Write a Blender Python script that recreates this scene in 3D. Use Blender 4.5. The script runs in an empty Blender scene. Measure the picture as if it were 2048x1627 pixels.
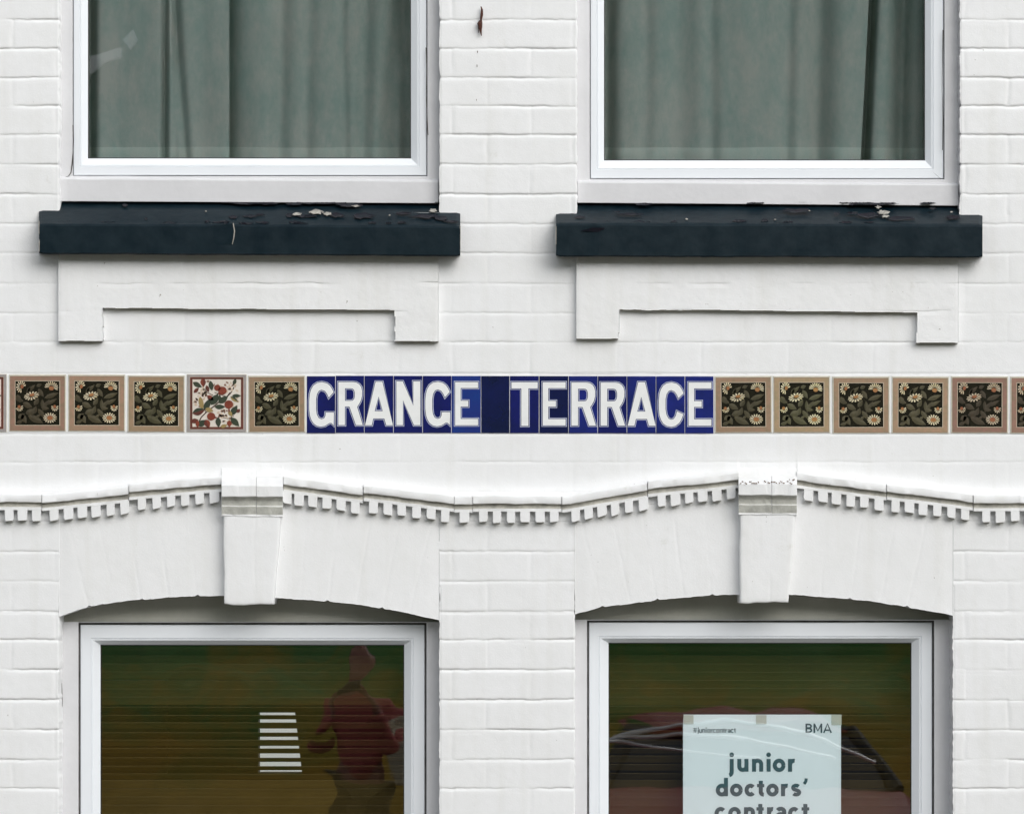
import bpy, bmesh, math, random
import numpy as np
from mathutils import Vector, Matrix
from mathutils.geometry import tessellate_polygon
R = math.radians
random.seed(7)
# ------------------------------------------------------------------ camera, sky, sun, exposure
S = 0.001305            # metres per brick-face unit (one unit = one 2048th of the facade's visible width)
Z0 = 2.65               # height of the middle of the tile band region above the pavement
D = 9.0                 # distance from the facade to the camera
def WX(px): return (px - 1024.0) * S
def WZ(py): return Z0 + (813.5 - py) * S
ZC = WZ(1150)           # eye height
def P(px, py, d=0.0):   # facade point at depth d (positive = into the house)
    f = (D + d) / D
    return Vector((WX(px) * f, d, ZC + (WZ(py) - ZC) * f))
sc = bpy.context.scene
col = sc.collection
cam_d = bpy.data.cameras.new('camera'); cam = bpy.data.objects.new('camera', cam_d); col.objects.link(cam)
cam.location = (0, -D, ZC); cam.rotation_euler = (R(90), 0, 0)
cam_d.sensor_width = 36; cam_d.lens = 36 * D / (2048 * S); cam_d.shift_y = (1150 - 813.5) / 2048
cam_d.clip_start = 0.05; cam_d.clip_end = 500
sc.camera = cam
SUN_AZ, SUN_EL = R(30), R(29)
w = bpy.data.worlds.new('World'); sc.world = w; w.use_nodes = True
nt = w.node_tree; nt.nodes.clear()
sky = nt.nodes.new('ShaderNodeTexSky'); sky.sky_type = 'NISHITA'; sky.sun_disc = False
sky.sun_elevation = SUN_EL; sky.sun_rotation = math.pi - SUN_AZ; sky.air_density = 1.0; sky.dust_density = 1.0
hs = nt.nodes.new('ShaderNodeHueSaturation'); hs.inputs['Saturation'].default_value = 0.19
bg = nt.nodes.new('ShaderNodeBackground'); bg.inputs['Strength'].default_value = 0.145
wo = nt.nodes.new('ShaderNodeOutputWorld')
nt.links.new(sky.outputs[0], hs.inputs['Color']); nt.links.new(hs.outputs[0], bg.inputs['Color']); nt.links.new(bg.outputs[0], wo.inputs[0])
sd = bpy.data.lights.new('sun', 'SUN'); sd.energy = 1.0; sd.angle = R(50); sd.color = (1, 0.968, 0.91)
so = bpy.data.objects.new('sun', sd); col.objects.link(so)
sv = Vector((math.sin(SUN_AZ) * math.cos(SUN_EL), -math.cos(SUN_AZ) * math.cos(SUN_EL), math.sin(SUN_EL)))
so.rotation_euler = sv.to_track_quat('Z', 'Y').to_euler(); so.location = (4, -8, 9)
sc.view_settings.view_transform = 'Standard'; sc.view_settings.look = 'None'
sc.view_settings.exposure = 0.80; sc.view_settings.gamma = 1
sc.cycles.max_bounces = 8; sc.cycles.transparent_max_bounces = 16

# ------------------------------------------------------------------ helpers
def tag(o, label=None, cat=None, group=None, kind=None):
    if label: o['label'] = label
    if cat: o['category'] = cat
    if group: o['group'] = group
    if kind: o['kind'] = kind
    return o
def empty(name, loc, label=None, cat=None, group=None):
    o = bpy.data.objects.new(name, None); col.objects.link(o); o.location = loc; o.empty_display_size = 0.05
    return tag(o, label, cat, group)
def link(name, me, parent=None, loc=None):
    o = bpy.data.objects.new(name, me); col.objects.link(o)
    if parent:
        o.parent = parent
        # world placement: meshes are authored in world space, so undo the parent's place
        o.matrix_parent_inverse = PM(parent).inverted()
    if loc is not None: o.location = loc
    return o
def PM(o):
    m = Matrix.LocRotScale(o.location, o.rotation_euler, o.scale)
    if o.parent: m = PM(o.parent) @ o.matrix_parent_inverse @ m
    return m
class MB:
    def __init__(s): s.v = []; s.f = []; s.m = []
    def vert(s, p): s.v.append(tuple(p)); return len(s.v) - 1
    def poly(s, pts, mat=0):
        i = len(s.v); s.v += [tuple(p) for p in pts]; s.f.append(tuple(range(i, i + len(pts)))); s.m.append(mat)
    def box(s, a, b, mat=0):
        x0, y0, z0 = a; x1, y1, z1 = b
        c = [(x0,y0,z0),(x1,y0,z0),(x1,y1,z0),(x0,y1,z0),(x0,y0,z1),(x1,y0,z1),(x1,y1,z1),(x0,y1,z1)]
        i = len(s.v); s.v += c
        for q in ((0,3,2,1),(4,5,6,7),(0,1,5,4),(1,2,6,5),(2,3,7,6),(3,0,4,7)):
            s.f.append(tuple(i + k for k in q)); s.m.append(mat)
    def loft(s, rings, closed=True, caps=False, mat=0, mats=None):
        base = []
        for r in rings:
            base.append(len(s.v)); s.v += [tuple(p) for p in r]
        n = len(rings[0])
        for k in range(len(rings) - 1):
            for j in range(n if closed else n - 1):
                j2 = (j + 1) % n
                s.f.append((base[k] + j, base[k] + j2, base[k+1] + j2, base[k+1] + j)); s.m.append(mats[j] if mats else mat)
        if caps:
            s.f.append(tuple(base[0] + j for j in reversed(range(n)))); s.m.append(mat)
            s.f.append(tuple(base[-1] + j for j in range(n))); s.m.append(mat)
    def build(s, name, mats, parent=None, bevel=0, smooth=False, fix=True, subsurf=0):
        me = bpy.data.meshes.new(name); me.from_pydata(s.v, [], s.f)
        mats = mats if isinstance(mats, (list, tuple)) else [mats]
        for m in mats: me.materials.append(m)
        me.polygons.foreach_set('material_index', s.m)
        if fix:
            bm = bmesh.new(); bm.from_mesh(me)
            bmesh.ops.remove_doubles(bm, verts=bm.verts, dist=1e-6)
            bmesh.ops.recalc_face_normals(bm, faces=bm.faces)
            bm.to_mesh(me); bm.free()
        if smooth: me.polygons.foreach_set('use_smooth', [True] * len(me.polygons))
        me.update()
        o = link(name, me, parent)
        if bevel:
            b = o.modifiers.new('bevel', 'BEVEL'); b.width = bevel; b.segments = 2; b.limit_method = 'ANGLE'; b.angle_limit = R(35)
        if subsurf:
            b = o.modifiers.new('sub', 'SUBSURF'); b.levels = subsurf; b.render_levels = subsurf
        return o
def vnoise(x, y, scale, seed):
    rs = np.random.RandomState(seed); n = 256
    g = rs.rand(n, n) * 2 - 1
    u = np.asarray(x) / scale + 1000; v = np.asarray(y) / scale + 1000
    i = np.floor(u).astype(int); j = np.floor(v).astype(int); fu = u - i; fv = v - j
    fu = fu * fu * (3 - 2 * fu); fv = fv * fv * (3 - 2 * fv)
    a = g[i % n, j % n]; b = g[(i+1) % n, j % n]; c = g[i % n, (j+1) % n]; d = g[(i+1) % n, (j+1) % n]
    return (a * (1 - fu) + b * fu) * (1 - fv) + (c * (1 - fu) + d * fu) * fv
def fbm(x, y, scale, seed, o=3):
    t = 0; amp = 1; s = 0
    for k in range(o):
        t = t + amp * vnoise(x, y, scale / 2 ** k, seed + k); s += amp; amp *= .5
    return t / s
def sstep(a, b, x):
    t = np.clip((x - a) / (b - a), 0, 1); return t * t * (3 - 2 * t)

# ------------------------------------------------------------------ materials
def mat(name, color, rough=.6, spec=.5, var=0.0, var_scale=6, color2=None, bump=0.0, bump_scale=200, metallic=0, coat=0, obj_var=0.0):
    m = bpy.data.materials.new(name); m.use_nodes = True
    n = m.node_tree.nodes; L = m.node_tree.links; b = n['Principled BSDF']
    b.inputs['Roughness'].default_value = rough; b.inputs['Specular IOR Level'].default_value = spec
    b.inputs['Metallic'].default_value = metallic; b.inputs['Coat Weight'].default_value = coat; b.inputs['Coat Roughness'].default_value = .08
    tc = n.new('ShaderNodeTexCoord')
    c2 = color2 or tuple(min(1, c * (1 - var)) for c in color)
    src = None
    if var or color2:
        nz = n.new('ShaderNodeTexNoise'); nz.inputs['Scale'].default_value = var_scale; nz.inputs['Detail'].default_value = 6; nz.inputs['Roughness'].default_value = .65
        L.new(tc.outputs['Object'], nz.inputs['Vector'])
        rp = n.new('ShaderNodeValToRGB'); rp.color_ramp.elements[0].position = .35; rp.color_ramp.elements[1].position = .68
        rp.color_ramp.elements[0].color = (*color, 1); rp.color_ramp.elements[1].color = (*c2, 1)
        L.new(nz.outputs['Fac'], rp.inputs['Fac']); src = rp.outputs['Color']
    if obj_var:
        oi = n.new('ShaderNodeObjectInfo'); h = n.new('ShaderNodeHueSaturation')
        mr = n.new('ShaderNodeMapRange'); mr.inputs['To Min'].default_value = .5 - obj_var * .12; mr.inputs['To Max'].default_value = .5 + obj_var * .12
        mv = n.new('ShaderNodeMapRange'); mv.inputs['To Min'].default_value = 1 - obj_var; mv.inputs['To Max'].default_value = 1 + obj_var
        mu = n.new('ShaderNodeMath'); mu.operation = 'FRACT'; mm = n.new('ShaderNodeMath'); mm.operation = 'MULTIPLY'; mm.inputs[1].default_value = 7.31
        L.new(oi.outputs['Random'], mr.inputs['Value']); L.new(oi.outputs['Random'], mm.inputs[0]); L.new(mm.outputs[0], mu.inputs[0]); L.new(mu.outputs[0], mv.inputs['Value'])
        L.new(mr.outputs[0], h.inputs['Hue']); L.new(mv.outputs[0], h.inputs['Value'])
        if src: L.new(src, h.inputs['Color'])
        else: h.inputs['Color'].default_value = (*color, 1)
        src = h.outputs['Color']
    if src: L.new(src, b.inputs['Base Color'])
    else: b.inputs['Base Color'].default_value = (*color, 1)
    if bump:
        nb = n.new('ShaderNodeTexNoise'); nb.inputs['Scale'].default_value = bump_scale; nb.inputs['Detail'].default_value = 4
        L.new(tc.outputs['Object'], nb.inputs['Vector'])
        bp = n.new('ShaderNodeBump'); bp.inputs['Strength'].default_value = 1; bp.inputs['Distance'].default_value = bump
        L.new(nb.outputs['Fac'], bp.inputs['Height']); L.new(bp.outputs[0], b.inputs['Normal'])
    return m
def paint_mat(name, base, specks=True):
    """old masonry paint: faint mottling, a few flaked specks, slight grime patches"""
    m = bpy.data.materials.new(name); m.use_nodes = True
    n = m.node_tree.nodes; L = m.node_tree.links; b = n['Principled BSDF']
    b.inputs['Roughness'].default_value = .62; b.inputs['Specular IOR Level'].default_value = .35
    tc = n.new('ShaderNodeTexCoord')
    def noise(sc_, det=5, ro=.6):
        q = n.new('ShaderNodeTexNoise'); q.inputs['Scale'].default_value = sc_; q.inputs['Detail'].default_value = det; q.inputs['Roughness'].default_value = ro
        L.new(tc.outputs['Object'], q.inputs['Vector']); return q.outputs['Fac']
    def ramp(src, p0, p1, c0, c1):
        q = n.new('ShaderNodeValToRGB'); q.color_ramp.elements[0].position = p0; q.color_ramp.elements[1].position = p1
        q.color_ramp.elements[0].color = (*c0, 1); q.color_ramp.elements[1].color = (*c1, 1); L.new(src, q.inputs['Fac']); return q.outputs['Color']
    def mul(a, c):
        q = n.new('ShaderNodeMix'); q.data_type = 'RGBA'; q.blend_type = 'MULTIPLY'; q.inputs['Factor'].default_value = 1
        L.new(a, q.inputs['A']); L.new(c, q.inputs['B']); return q.outputs['Result']
    c = ramp(noise(3.2), .38, .66, base, tuple(k * f for k, f in zip(base, (.97, .97, .962))))
    c = mul(c, ramp(noise(26, 6, .7), .40, .75, (1, 1, 1), (.97, .97, .965)))
    sm = n.new('ShaderNodeMapping'); sm.inputs['Scale'].default_value = (22, 22, 1.3); L.new(tc.outputs['Object'], sm.inputs[0])
    sn = n.new('ShaderNodeTexNoise'); sn.inputs['Scale'].default_value = 1; sn.inputs['Detail'].default_value = 5; L.new(sm.outputs[0], sn.inputs['Vector'])
    c = mul(c, ramp(sn.outputs['Fac'], .52, .78, (1, 1, 1), (.945, .942, .925)))
    if specks:
        c = mul(c, ramp(noise(11, 7, .75), .63, .78, (1, 1, 1), (.83, .82, .78)))
        c = mul(c, ramp(noise(75, 3, .5), .745, .775, (1, 1, 1), (.45, .42, .39)))
    L.new(c, b.inputs['Base Color'])
    bp = n.new('ShaderNodeBump'); bp.inputs['Distance'].default_value = .0005
    L.new(noise(210, 6, .7), bp.inputs['Height']); L.new(bp.outputs[0], b.inputs['Normal'])
    return m
M_PAINT = paint_mat('white_masonry_paint', (.805, .812, .825))
M_TRIM = paint_mat('white_trim_paint', (.805, .811, .822))
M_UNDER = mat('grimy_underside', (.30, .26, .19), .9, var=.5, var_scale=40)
M_DULL = mat('dull_moulding', (.62, .60, .54), .85, var=.45, var_scale=30, bump=.0008, bump_scale=160)  # duller beige for the recessed cornice bands and dentil undersides
M_CAPSHADE = mat('shade_tinted_moulding', (.64, .64, .59), .85, var=.3, var_scale=30, bump=.0008, bump_scale=160)  # greenish shade of the cap's down-facing bands put into the colour
M_TIMBER = mat('white_gloss_timber', (.67, .67, .69), .4, var=.08, var_scale=9, bump=.0006, bump_scale=60)
M_UPVC = mat('white_window_plastic', (.80, .83, .87), .28, var=.03, var_scale=5)
M_GASKET = mat('black_gasket', (.02, .02, .02), .6)
M_GROOVE = mat('dirty_sealant', (.26, .25, .24), .8, var=.5, var_scale=30)
M_SILL = mat('dark_teal_gloss_paint', (.0018, .0092, .0150), .40, spec=.15, color2=(.009, .019, .026), var_scale=16, bump=.0010, bump_scale=30)
M_PALE = mat('pale_stone_and_lit_edge', (.42, .40, .36), .9, var=.5, var_scale=90)  # bare stone patches, and the painted light on the sill ends
M_FLAKED = mat('curled_dark_paint', (.004, .008, .014), .4, color2=(.010, .006, .012), var_scale=60, spec=.3)
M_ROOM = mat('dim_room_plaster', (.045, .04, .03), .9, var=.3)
M_RUST = mat('rusty_iron', (.10, .028, .014), .85, color2=(.03, .012, .01), var_scale=150, bump=.002, bump_scale=150)
def glass(name, ior=.075, tint=(1, 1, 1), wave=.00035, scale=5):
    m = bpy.data.materials.new(name); m.use_nodes = True
    n = m.node_tree.nodes; L = m.node_tree.links; n.clear()
    o = n.new('ShaderNodeOutputMaterial'); mx = n.new('ShaderNodeMixShader'); lw = n.new('ShaderNodeLayerWeight'); lw.inputs['Blend'].default_value = .5
    pw = n.new('ShaderNodeMath'); pw.operation = 'POWER'; pw.inputs[1].default_value = 5; fr = n.new('ShaderNodeMath'); fr.operation = 'MULTIPLY_ADD'; fr.inputs[1].default_value = 1 - ior; fr.inputs[2].default_value = ior
    L.new(lw.outputs['Facing'], pw.inputs[0]); L.new(pw.outputs[0], fr.inputs[0])   # Schlick, the same from both sides
    tr = n.new('ShaderNodeBsdfTransparent'); tr.inputs[0].default_value = (*tint, 1); gl = n.new('ShaderNodeBsdfGlossy'); gl.inputs['Roughness'].default_value = .01
    tc = n.new('ShaderNodeTexCoord'); nz = n.new('ShaderNodeTexNoise'); nz.inputs['Scale'].default_value = scale; nz.inputs['Detail'].default_value = 1.5
    bp = n.new('ShaderNodeBump'); bp.inputs['Distance'].default_value = wave; bp.inputs['Strength'].default_value = .8
    L.new(tc.outputs['Object'], nz.inputs['Vector']); L.new(nz.outputs['Fac'], bp.inputs['Height'])
    L.new(bp.outputs[0], gl.inputs['Normal'])
    L.new(fr.outputs[0], mx.inputs[0]); L.new(tr.outputs[0], mx.inputs[1]); L.new(gl.outputs[0], mx.inputs[2]); L.new(mx.outputs[0], o.inputs[0])
    return m
M_GLASS = glass('window_glass', .10, (.985, 1, 1)); M_WAVY = glass('wavy_window_glass', .10, (.985, 1, 1), .0011, 6)

# ------------------------------------------------------------------ setting: ground, road, bank
def sheet(name, x0, x1, y0, y1, z, m, kind='structure'):
    b = MB(); b.poly([(x0, y0, z), (x1, y0, z), (x1, y1, z), (x0, y1, z)])
    return tag(b.build(name, m), kind=kind)
M_ASPH = mat('asphalt', (.05, .05, .052), .9, var=.3, var_scale=3, bump=.004, bump_scale=90)
M_PAVE = mat('paving', (.22, .21, .19), .9, var=.25, var_scale=2)
M_EARTH = mat('earth', (.07, .08, .03), 1, var=.4, var_scale=1)
sheet('ground', -120, 120, -120, 120, -.16, M_EARTH)
sheet('road', -60, 60, -8.2, -2.2, -.12, M_ASPH)
b = MB(); b.box((-60, -2.2, -.16), (60, -.02, 0)); tag(b.build('pavement', M_PAVE), kind='structure')
b = MB(); b.box((-60, -14.2, -.16), (60, -8.2, -.0)); tag(b.build('forecourt', M_ASPH), kind='structure')
def bank_z(x, y):
    d = -y - 14.0
    return np.where(d < 0, -.1, d * .52 + .35 * fbm(x, y, 3.0, 5) * np.clip(d / 2, 0, 1) + .12 * fbm(x, y, .6, 9) * np.clip(d, 0, 1)) - .05
xs = np.linspace(-40, 40, 220); ys = np.linspace(-13.9, -46, 150)
gx, gy = np.meshgrid(xs, ys); gz = bank_z(gx, gy)
me = bpy.data.meshes.new('grass_bank')
nv = gx.size; idx = np.arange(nv).reshape(gx.shape)
quads = np.stack([idx[:-1, :-1], idx[1:, :-1], idx[1:, 1:], idx[:-1, 1:]], -1).reshape(-1, 4)
me.from_pydata(np.stack([gx, gy, gz], -1).reshape(-1, 3).tolist(), [], quads.tolist())
m = bpy.data.materials.new('bank_growth'); m.use_nodes = True
n = m.node_tree.nodes; L = m.node_tree.links
tc = n.new('ShaderNodeTexCoord'); sp = n.new('ShaderNodeSeparateXYZ'); L.new(tc.outputs['Object'], sp.inputs[0])
nz = n.new('ShaderNodeTexNoise'); nz.inputs['Scale'].default_value = .8; nz.inputs['Detail'].default_value = 10; nz.inputs['Roughness'].default_value = .7; L.new(tc.outputs['Object'], nz.inputs['Vector'])
ma = n.new('ShaderNodeMath'); ma.operation = 'MULTIPLY_ADD'; ma.inputs[1].default_value = 3.4; L.new(nz.outputs['Fac'], ma.inputs[0]); L.new(sp.outputs['Z'], ma.inputs[2])
rp = n.new('ShaderNodeValToRGB'); L.new(ma.outputs[0], rp.inputs['Fac'])
mr = n.new('ShaderNodeMapRange'); mr.inputs['From Min'].default_value = 1.3; mr.inputs['From Max'].default_value = 5.0; L.new(ma.outputs[0], mr.inputs['Value']); L.new(mr.outputs[0], rp.inputs['Fac'])
e = rp.color_ramp.elements; e[0].position = 0; e[0].color = (.20, .13, .012, 1); e[1].position = 1; e[1].color = (.025, .06, .02, 1)
x_ = rp.color_ramp.elements.new(.28); x_.color = (.32, .19, .016, 1)
x_ = rp.color_ramp.elements.new(.42); x_.color = (.20, .17, .018, 1)
x_ = rp.color_ramp.elements.new(.55); x_.color = (.05, .17, .035, 1)
L.new(rp.outputs[0], n['Principled BSDF'].inputs['Base Color']); n['Principled BSDF'].inputs['Roughness'].default_value = 1
me.materials.append(m)
bank = link('grass_bank', me); tag(bank, kind='structure')

# ------------------------------------------------------------------ the house
house = empty('terraced_house', (0, 0, 0), 'white painted brick terraced house with tall windows, dark sills and dentil mouldings', 'house')
# courses (bed joint positions, units down the facade) and perpends
BED = [-1160 + 57.4 * k for k in range(20)] + [-17.5, 39.5, 97, 155, 211.5, 269, 328.5, 388, 447, 505.5, 566.5, 625.5, 683.5, 748, 865, 923, 983, 1042, 1102, 1161, 1221.5, 1278, 1338, 1398, 1458, 1518, 1575.5, 1634, 1693] + [1693 + 59 * k for k in range(1, 20)]
BED = [b for i, b in enumerate(BED) if i == 0 or b > BED[i-1] + 20]
OPEN = [(118, -700, 880, 425), (1154, -700, 1920, 430), (118, 1172, 879, 2120), (1150, 1172, 1906, 2120)]
CORN = np.array([(-70, 988), (83, 988.5), (257, 971), (442, 952), (442.9, 951.5), (443.1, 953), (565.9, 953), (566.1, 953), (726, 972), (908, 991.5), (945, 992.5), (1123, 991.7), (1295, 964.3), (1476.4, 944), (1476.6, 950), (1594.4, 950), (1594.6, 944.5), (1773, 968), (1946, 989.5), (2130, 990)]).T
def joints_for(i):
    a = i % 2 == (BED.index(39.5) % 2)
    if a: base = [25, 974, 2016]
    else: base = [1061]
    x = [-147, -319, -491, 2188, 2360, 197, 369, 541, 713, 885 + 260, 1318, 1490, 1662, 1834] if a else [-61, -233, -405, 111, 283, 455, 627, 799, 905, 1232, 1404, 1576, 1748, 1930, 2102, 2274]
    return sorted(base + x)
def wall_h(px, py):
    """relief of the painted brickwork, metres outward"""
    h = .0010 * fbm(px, py, 260, 11) + .0006 * fbm(px, py, 60, 21) + .00022 * fbm(px, py, 14, 31)
    # how strongly the joints show under the paint
    st = np.ones_like(px)
    st = np.where((py > 430) & (py < 745), .50, st)
    st = np.where((py > 860) & (py < 1060), .38, st)
    st = np.where((py >= 1060) & (py < 1225), .60, st)
    st = np.where((px > 905) & (px < 1120) & (py > 1060) & (py < 1215), .5, st)
    far = sstep(-110, -170, px) + sstep(2150, 2210, px) + sstep(-110, -180, py) + sstep(1740, 1800, py)
    st = st * (1 - np.clip(far, 0, 1) * .5)
    fade = np.clip(.85 + 1.15 * fbm(px, py * 2.2, 95, 41), .10, 1.35)
    wob = 1.5 * fbm(px, py * .3, 60, 51) + .7 * vnoise(px, py * .3, 11, 55)
    for i, y0 in enumerate(BED):
        if i + 1 < len(BED):
            y1 = BED[i+1]; row = (py >= y0) & (py < y1)
            if row.any():
                js = joints_for(i)
                k = np.searchsorted(js, px[row]); o = np.random.RandomState(100 + i).rand(40, 3) * 2 - 1
                cx = np.array([0] + js + [0], float)
                yy = (py[row] - (y0 + y1) / 2) / 30
                add = .00045 * o[k, 0] + .0003 * o[k, 1] * yy
                hr = h[row] + add * np.clip(st[row] * 1.3, .3, 1)
                for xj in js:
                    dx = px[row] - xj - 2.0 * vnoise(py[row], px[row] * 0 + xj, 21, 61)
                    sgn = np.random.RandomState(int(xj * 3 + i * 17) % 99999).rand()
                    hr = hr - (.0003 + .0011 * sgn) * st[row] * np.exp(-(dx / 4.2) ** 2) * (.4 + .6 * fade[row])
                h[row] = hr
        if y0 in (748, 865): continue
        t = py - (y0 + wob)
        near = (t > -9) & (t < 15)
        if near.any():
            tt = t[near]
            dep = np.where(tt < 0, np.exp(tt / .9) * .0036, .0036 * np.clip(1 - tt / 6.5, 0, 1) ** 1.2)
            rnd = np.where(tt < 0, .0005 * np.exp(tt / 3.0) * .4, .0003 * np.exp(-(tt - 7) ** 2 / 8))
            h[near] -= (dep * fade[near] + rnd * .8) * st[near]
    # the tile band is pointed round with a little mortar groove
    for yb in (747.0, 867.5):
        t = py - (yb + 1.2 * fbm(px, py, 40, 71)); near = np.abs(t) < 10
        h[near] -= .0012 * np.exp(-(t[near] / 2.2) ** 2)
    yc = np.interp(px, CORN[0], CORN[1]); up = yc - py
    am = np.where(((px > 442) & (px < 567)) | ((px > 1476) & (px < 1595)), .026, .0205) * (1 - sstep(2128, 2140, px)) * sstep(-80, -70, px)
    m_ = (up > -3) & (up < 70)
    h[m_] += am[m_] * np.exp(-np.clip(up[m_], 0, None) / (9.5 + 2.5 * vnoise(px[m_], py[m_] * 0, 70, 91))) 
    return h
def axis(lo, hi, flo, fhi, fine, coarse, snaps):
    a = np.concatenate([np.arange(lo, flo, coarse), np.arange(flo, fhi, fine), np.arange(fhi, hi + coarse, coarse)]).astype(float)
    for sp_ in snaps: a[np.argmin(np.abs(a - sp_))] = sp_
    return a
ax = axis(-1500, 3548, -150, 2198, 2.2, 44, [o[0] for o in OPEN] + [o[2] for o in OPEN])
ay = axis(-1200, 2843, -150, 1780, 1.5, 47, [o[1] for o in OPEN] + [o[3] for o in OPEN])
px, py = np.meshgrid(ax, ay)
h = wall_h(px.copy(), py.copy())
keep = np.ones((len(ay) - 1, len(ax) - 1), bool)
edge_cols = []
X = WX(px); Zw = WZ(py)
for (x0, y0, x1, y1) in OPEN:
    c0, c1 = np.argmin(np.abs(ax - x0)), np.argmin(np.abs(ax - x1)); r0, r1 = np.argmin(np.abs(ay - y0)), np.argmin(np.abs(ay - y1))
    keep[r0:r1, c0:c1] = False
    for c, sg in ((c0, 1), (c1, -1)):
        jit = 1.6 * fbm(ay, ay * 0 + c, 30, 81) + .8 * vnoise(ay, ay * 0 + c, 7, 85)
        # worn arrises: bricks round off near the bed joints
        dist = np.min(np.abs(ay[:, None] - np.array(BED)[None, :]), 1)
        jit = jit - sg * .9 * np.exp(-(dist / 4) ** 2)
        X[r0:r1+1, c] += jit[r0:r1+1] * S
        h[r0:r1+1, c] -= .0025
    edge_cols.append((c0, r0, r1)); edge_cols.append((c1, r0, r1))
V = np.stack([X, -h, Zw], -1).reshape(-1, 3)
idx = np.arange(px.size).reshape(px.shape)
Q = np.stack([idx[:-1, :-1], idx[1:, :-1], idx[1:, 1:], idx[:-1, 1:]], -1)[keep]
extra_v = []; extra_q = []; nb = len(V)
for (c, r0, r1) in edge_cols:                         # brick reveals at both sides of each opening
    col_i = idx[r0:r1+1, c]; e_ = V[col_i].copy(); e_[:, 1] = .16
    i0 = nb; extra_v.append(e_); k = np.arange(len(col_i)); nb += len(col_i)
    extra_q.append(np.stack([col_i[:-1], col_i[1:], i0 + k[1:], i0 + k[:-1]], -1))
V = np.concatenate([V] + extra_v); Q = np.concatenate([Q] + extra_q).astype(np.int32)
used = np.zeros(len(V), bool); used[Q.ravel()] = True; remap = np.cumsum(used) - 1; V = V[used]; Q = remap[Q].astype(np.int32)
def np_mesh(name, V, Q, mats, mi=None, smooth=True):
    me = bpy.data.meshes.new(name)
    me.vertices.add(len(V)); me.vertices.foreach_set('co', V.astype(np.float32).ravel())
    me.loops.add(Q.size); me.loops.foreach_set('vertex_index', Q.astype(np.int32).ravel())
    me.polygons.add(len(Q)); me.polygons.foreach_set('loop_start', np.arange(0, Q.size, 4, dtype=np.int32))
    for m in mats: me.materials.append(m)
    if mi is not None: me.polygons.foreach_set('material_index', mi.astype(np.int32))
    me.polygons.foreach_set('use_smooth', np.full(len(Q), smooth))
    me.update(calc_edges=True); me.validate()
    return me
link('wall', np_mesh('wall', V, Q, [M_PAINT]), house)

def relief(name, cols, rows_fn, hfun, back, parent, mats=(None,), nrow=60, keep_fn=None, soffit=None, jag=0.0):
    """solid patch on the wall: cols = x units, rows_fn(x)->(top, bottom) units, hfun(px,py)->metres proud; skirts go back to depth `back`
    (bottom skirt to `soffit` when given), and down-facing skirts take the second material"""
    cols = np.asarray(cols, float)
    tops, bots = rows_fn(cols)
    t = np.linspace(0, 1, nrow)[:, None]
    py = tops[None, :] * (1 - t) + bots[None, :] * t
    px = np.repeat(cols[None, :], nrow, 0)
    h = hfun(px, py)
    f = (D - h) / D
    X = WX(px) * f; Zz = ZC + (WZ(py) - ZC) * f
    V = np.stack([X, -h, Zz], -1).reshape(-1, 3); idx = np.arange(px.size).reshape(px.shape)
    keep = np.ones((nrow - 1, len(cols) - 1), bool)
    if keep_fn is not None:
        cx = (px[:-1, :-1] + px[1:, 1:]) / 2; cy = (py[:-1, :-1] + py[1:, 1:]) / 2; keep = keep_fn(cx, cy)
    Q = np.stack([idx[:-1, :-1], idx[1:, :-1], idx[1:, 1:], idx[:-1, 1:]], -1)[keep]
    K = np.pad(keep, 1)
    sk = []; mi = [np.zeros(len(Q), int)]; EV = []; nb = len(V)
    def strip(e0, e1, dep, m_):
        nonlocal nb
        if len(e0) == 0: return
        a = V[e0].copy(); b_ = V[e1].copy(); a[:, 1] = dep; b_[:, 1] = dep
        i0 = nb; EV.append(a); EV.append(b_); n_ = len(e0); nb += 2 * n_
        k = np.arange(n_); sk.append(np.stack([e0, e1, i0 + n_ + k, i0 + k], -1)); mi.append(np.full(n_, m_))
    k = K[1:-1, 1:-1]
    up = k & ~K[:-2, 1:-1]; dn = k & ~K[2:, 1:-1]; lf = k & ~K[1:-1, :-2]; rt = k & ~K[1:-1, 2:]
    strip(idx[:-1, 1:][up], idx[:-1, :-1][up], back, 0)
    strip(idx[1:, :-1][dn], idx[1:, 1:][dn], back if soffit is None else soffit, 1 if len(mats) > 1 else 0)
    strip(idx[:-1, :-1][lf], idx[1:, :-1][lf], back, 0)
    strip(idx[1:, 1:][rt], idx[:-1, 1:][rt], back, 0)
    V = np.concatenate([V] + EV); Q = np.concatenate([Q] + sk)
    me = np_mesh(name, V, Q, list(mats), np.concatenate(mi), smooth=False)
    sm = np.zeros(len(Q), bool); sm[:int(keep.sum())] = True
    me.polygons.foreach_set('use_smooth', sm)
    return link(name, me, parent)

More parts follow.
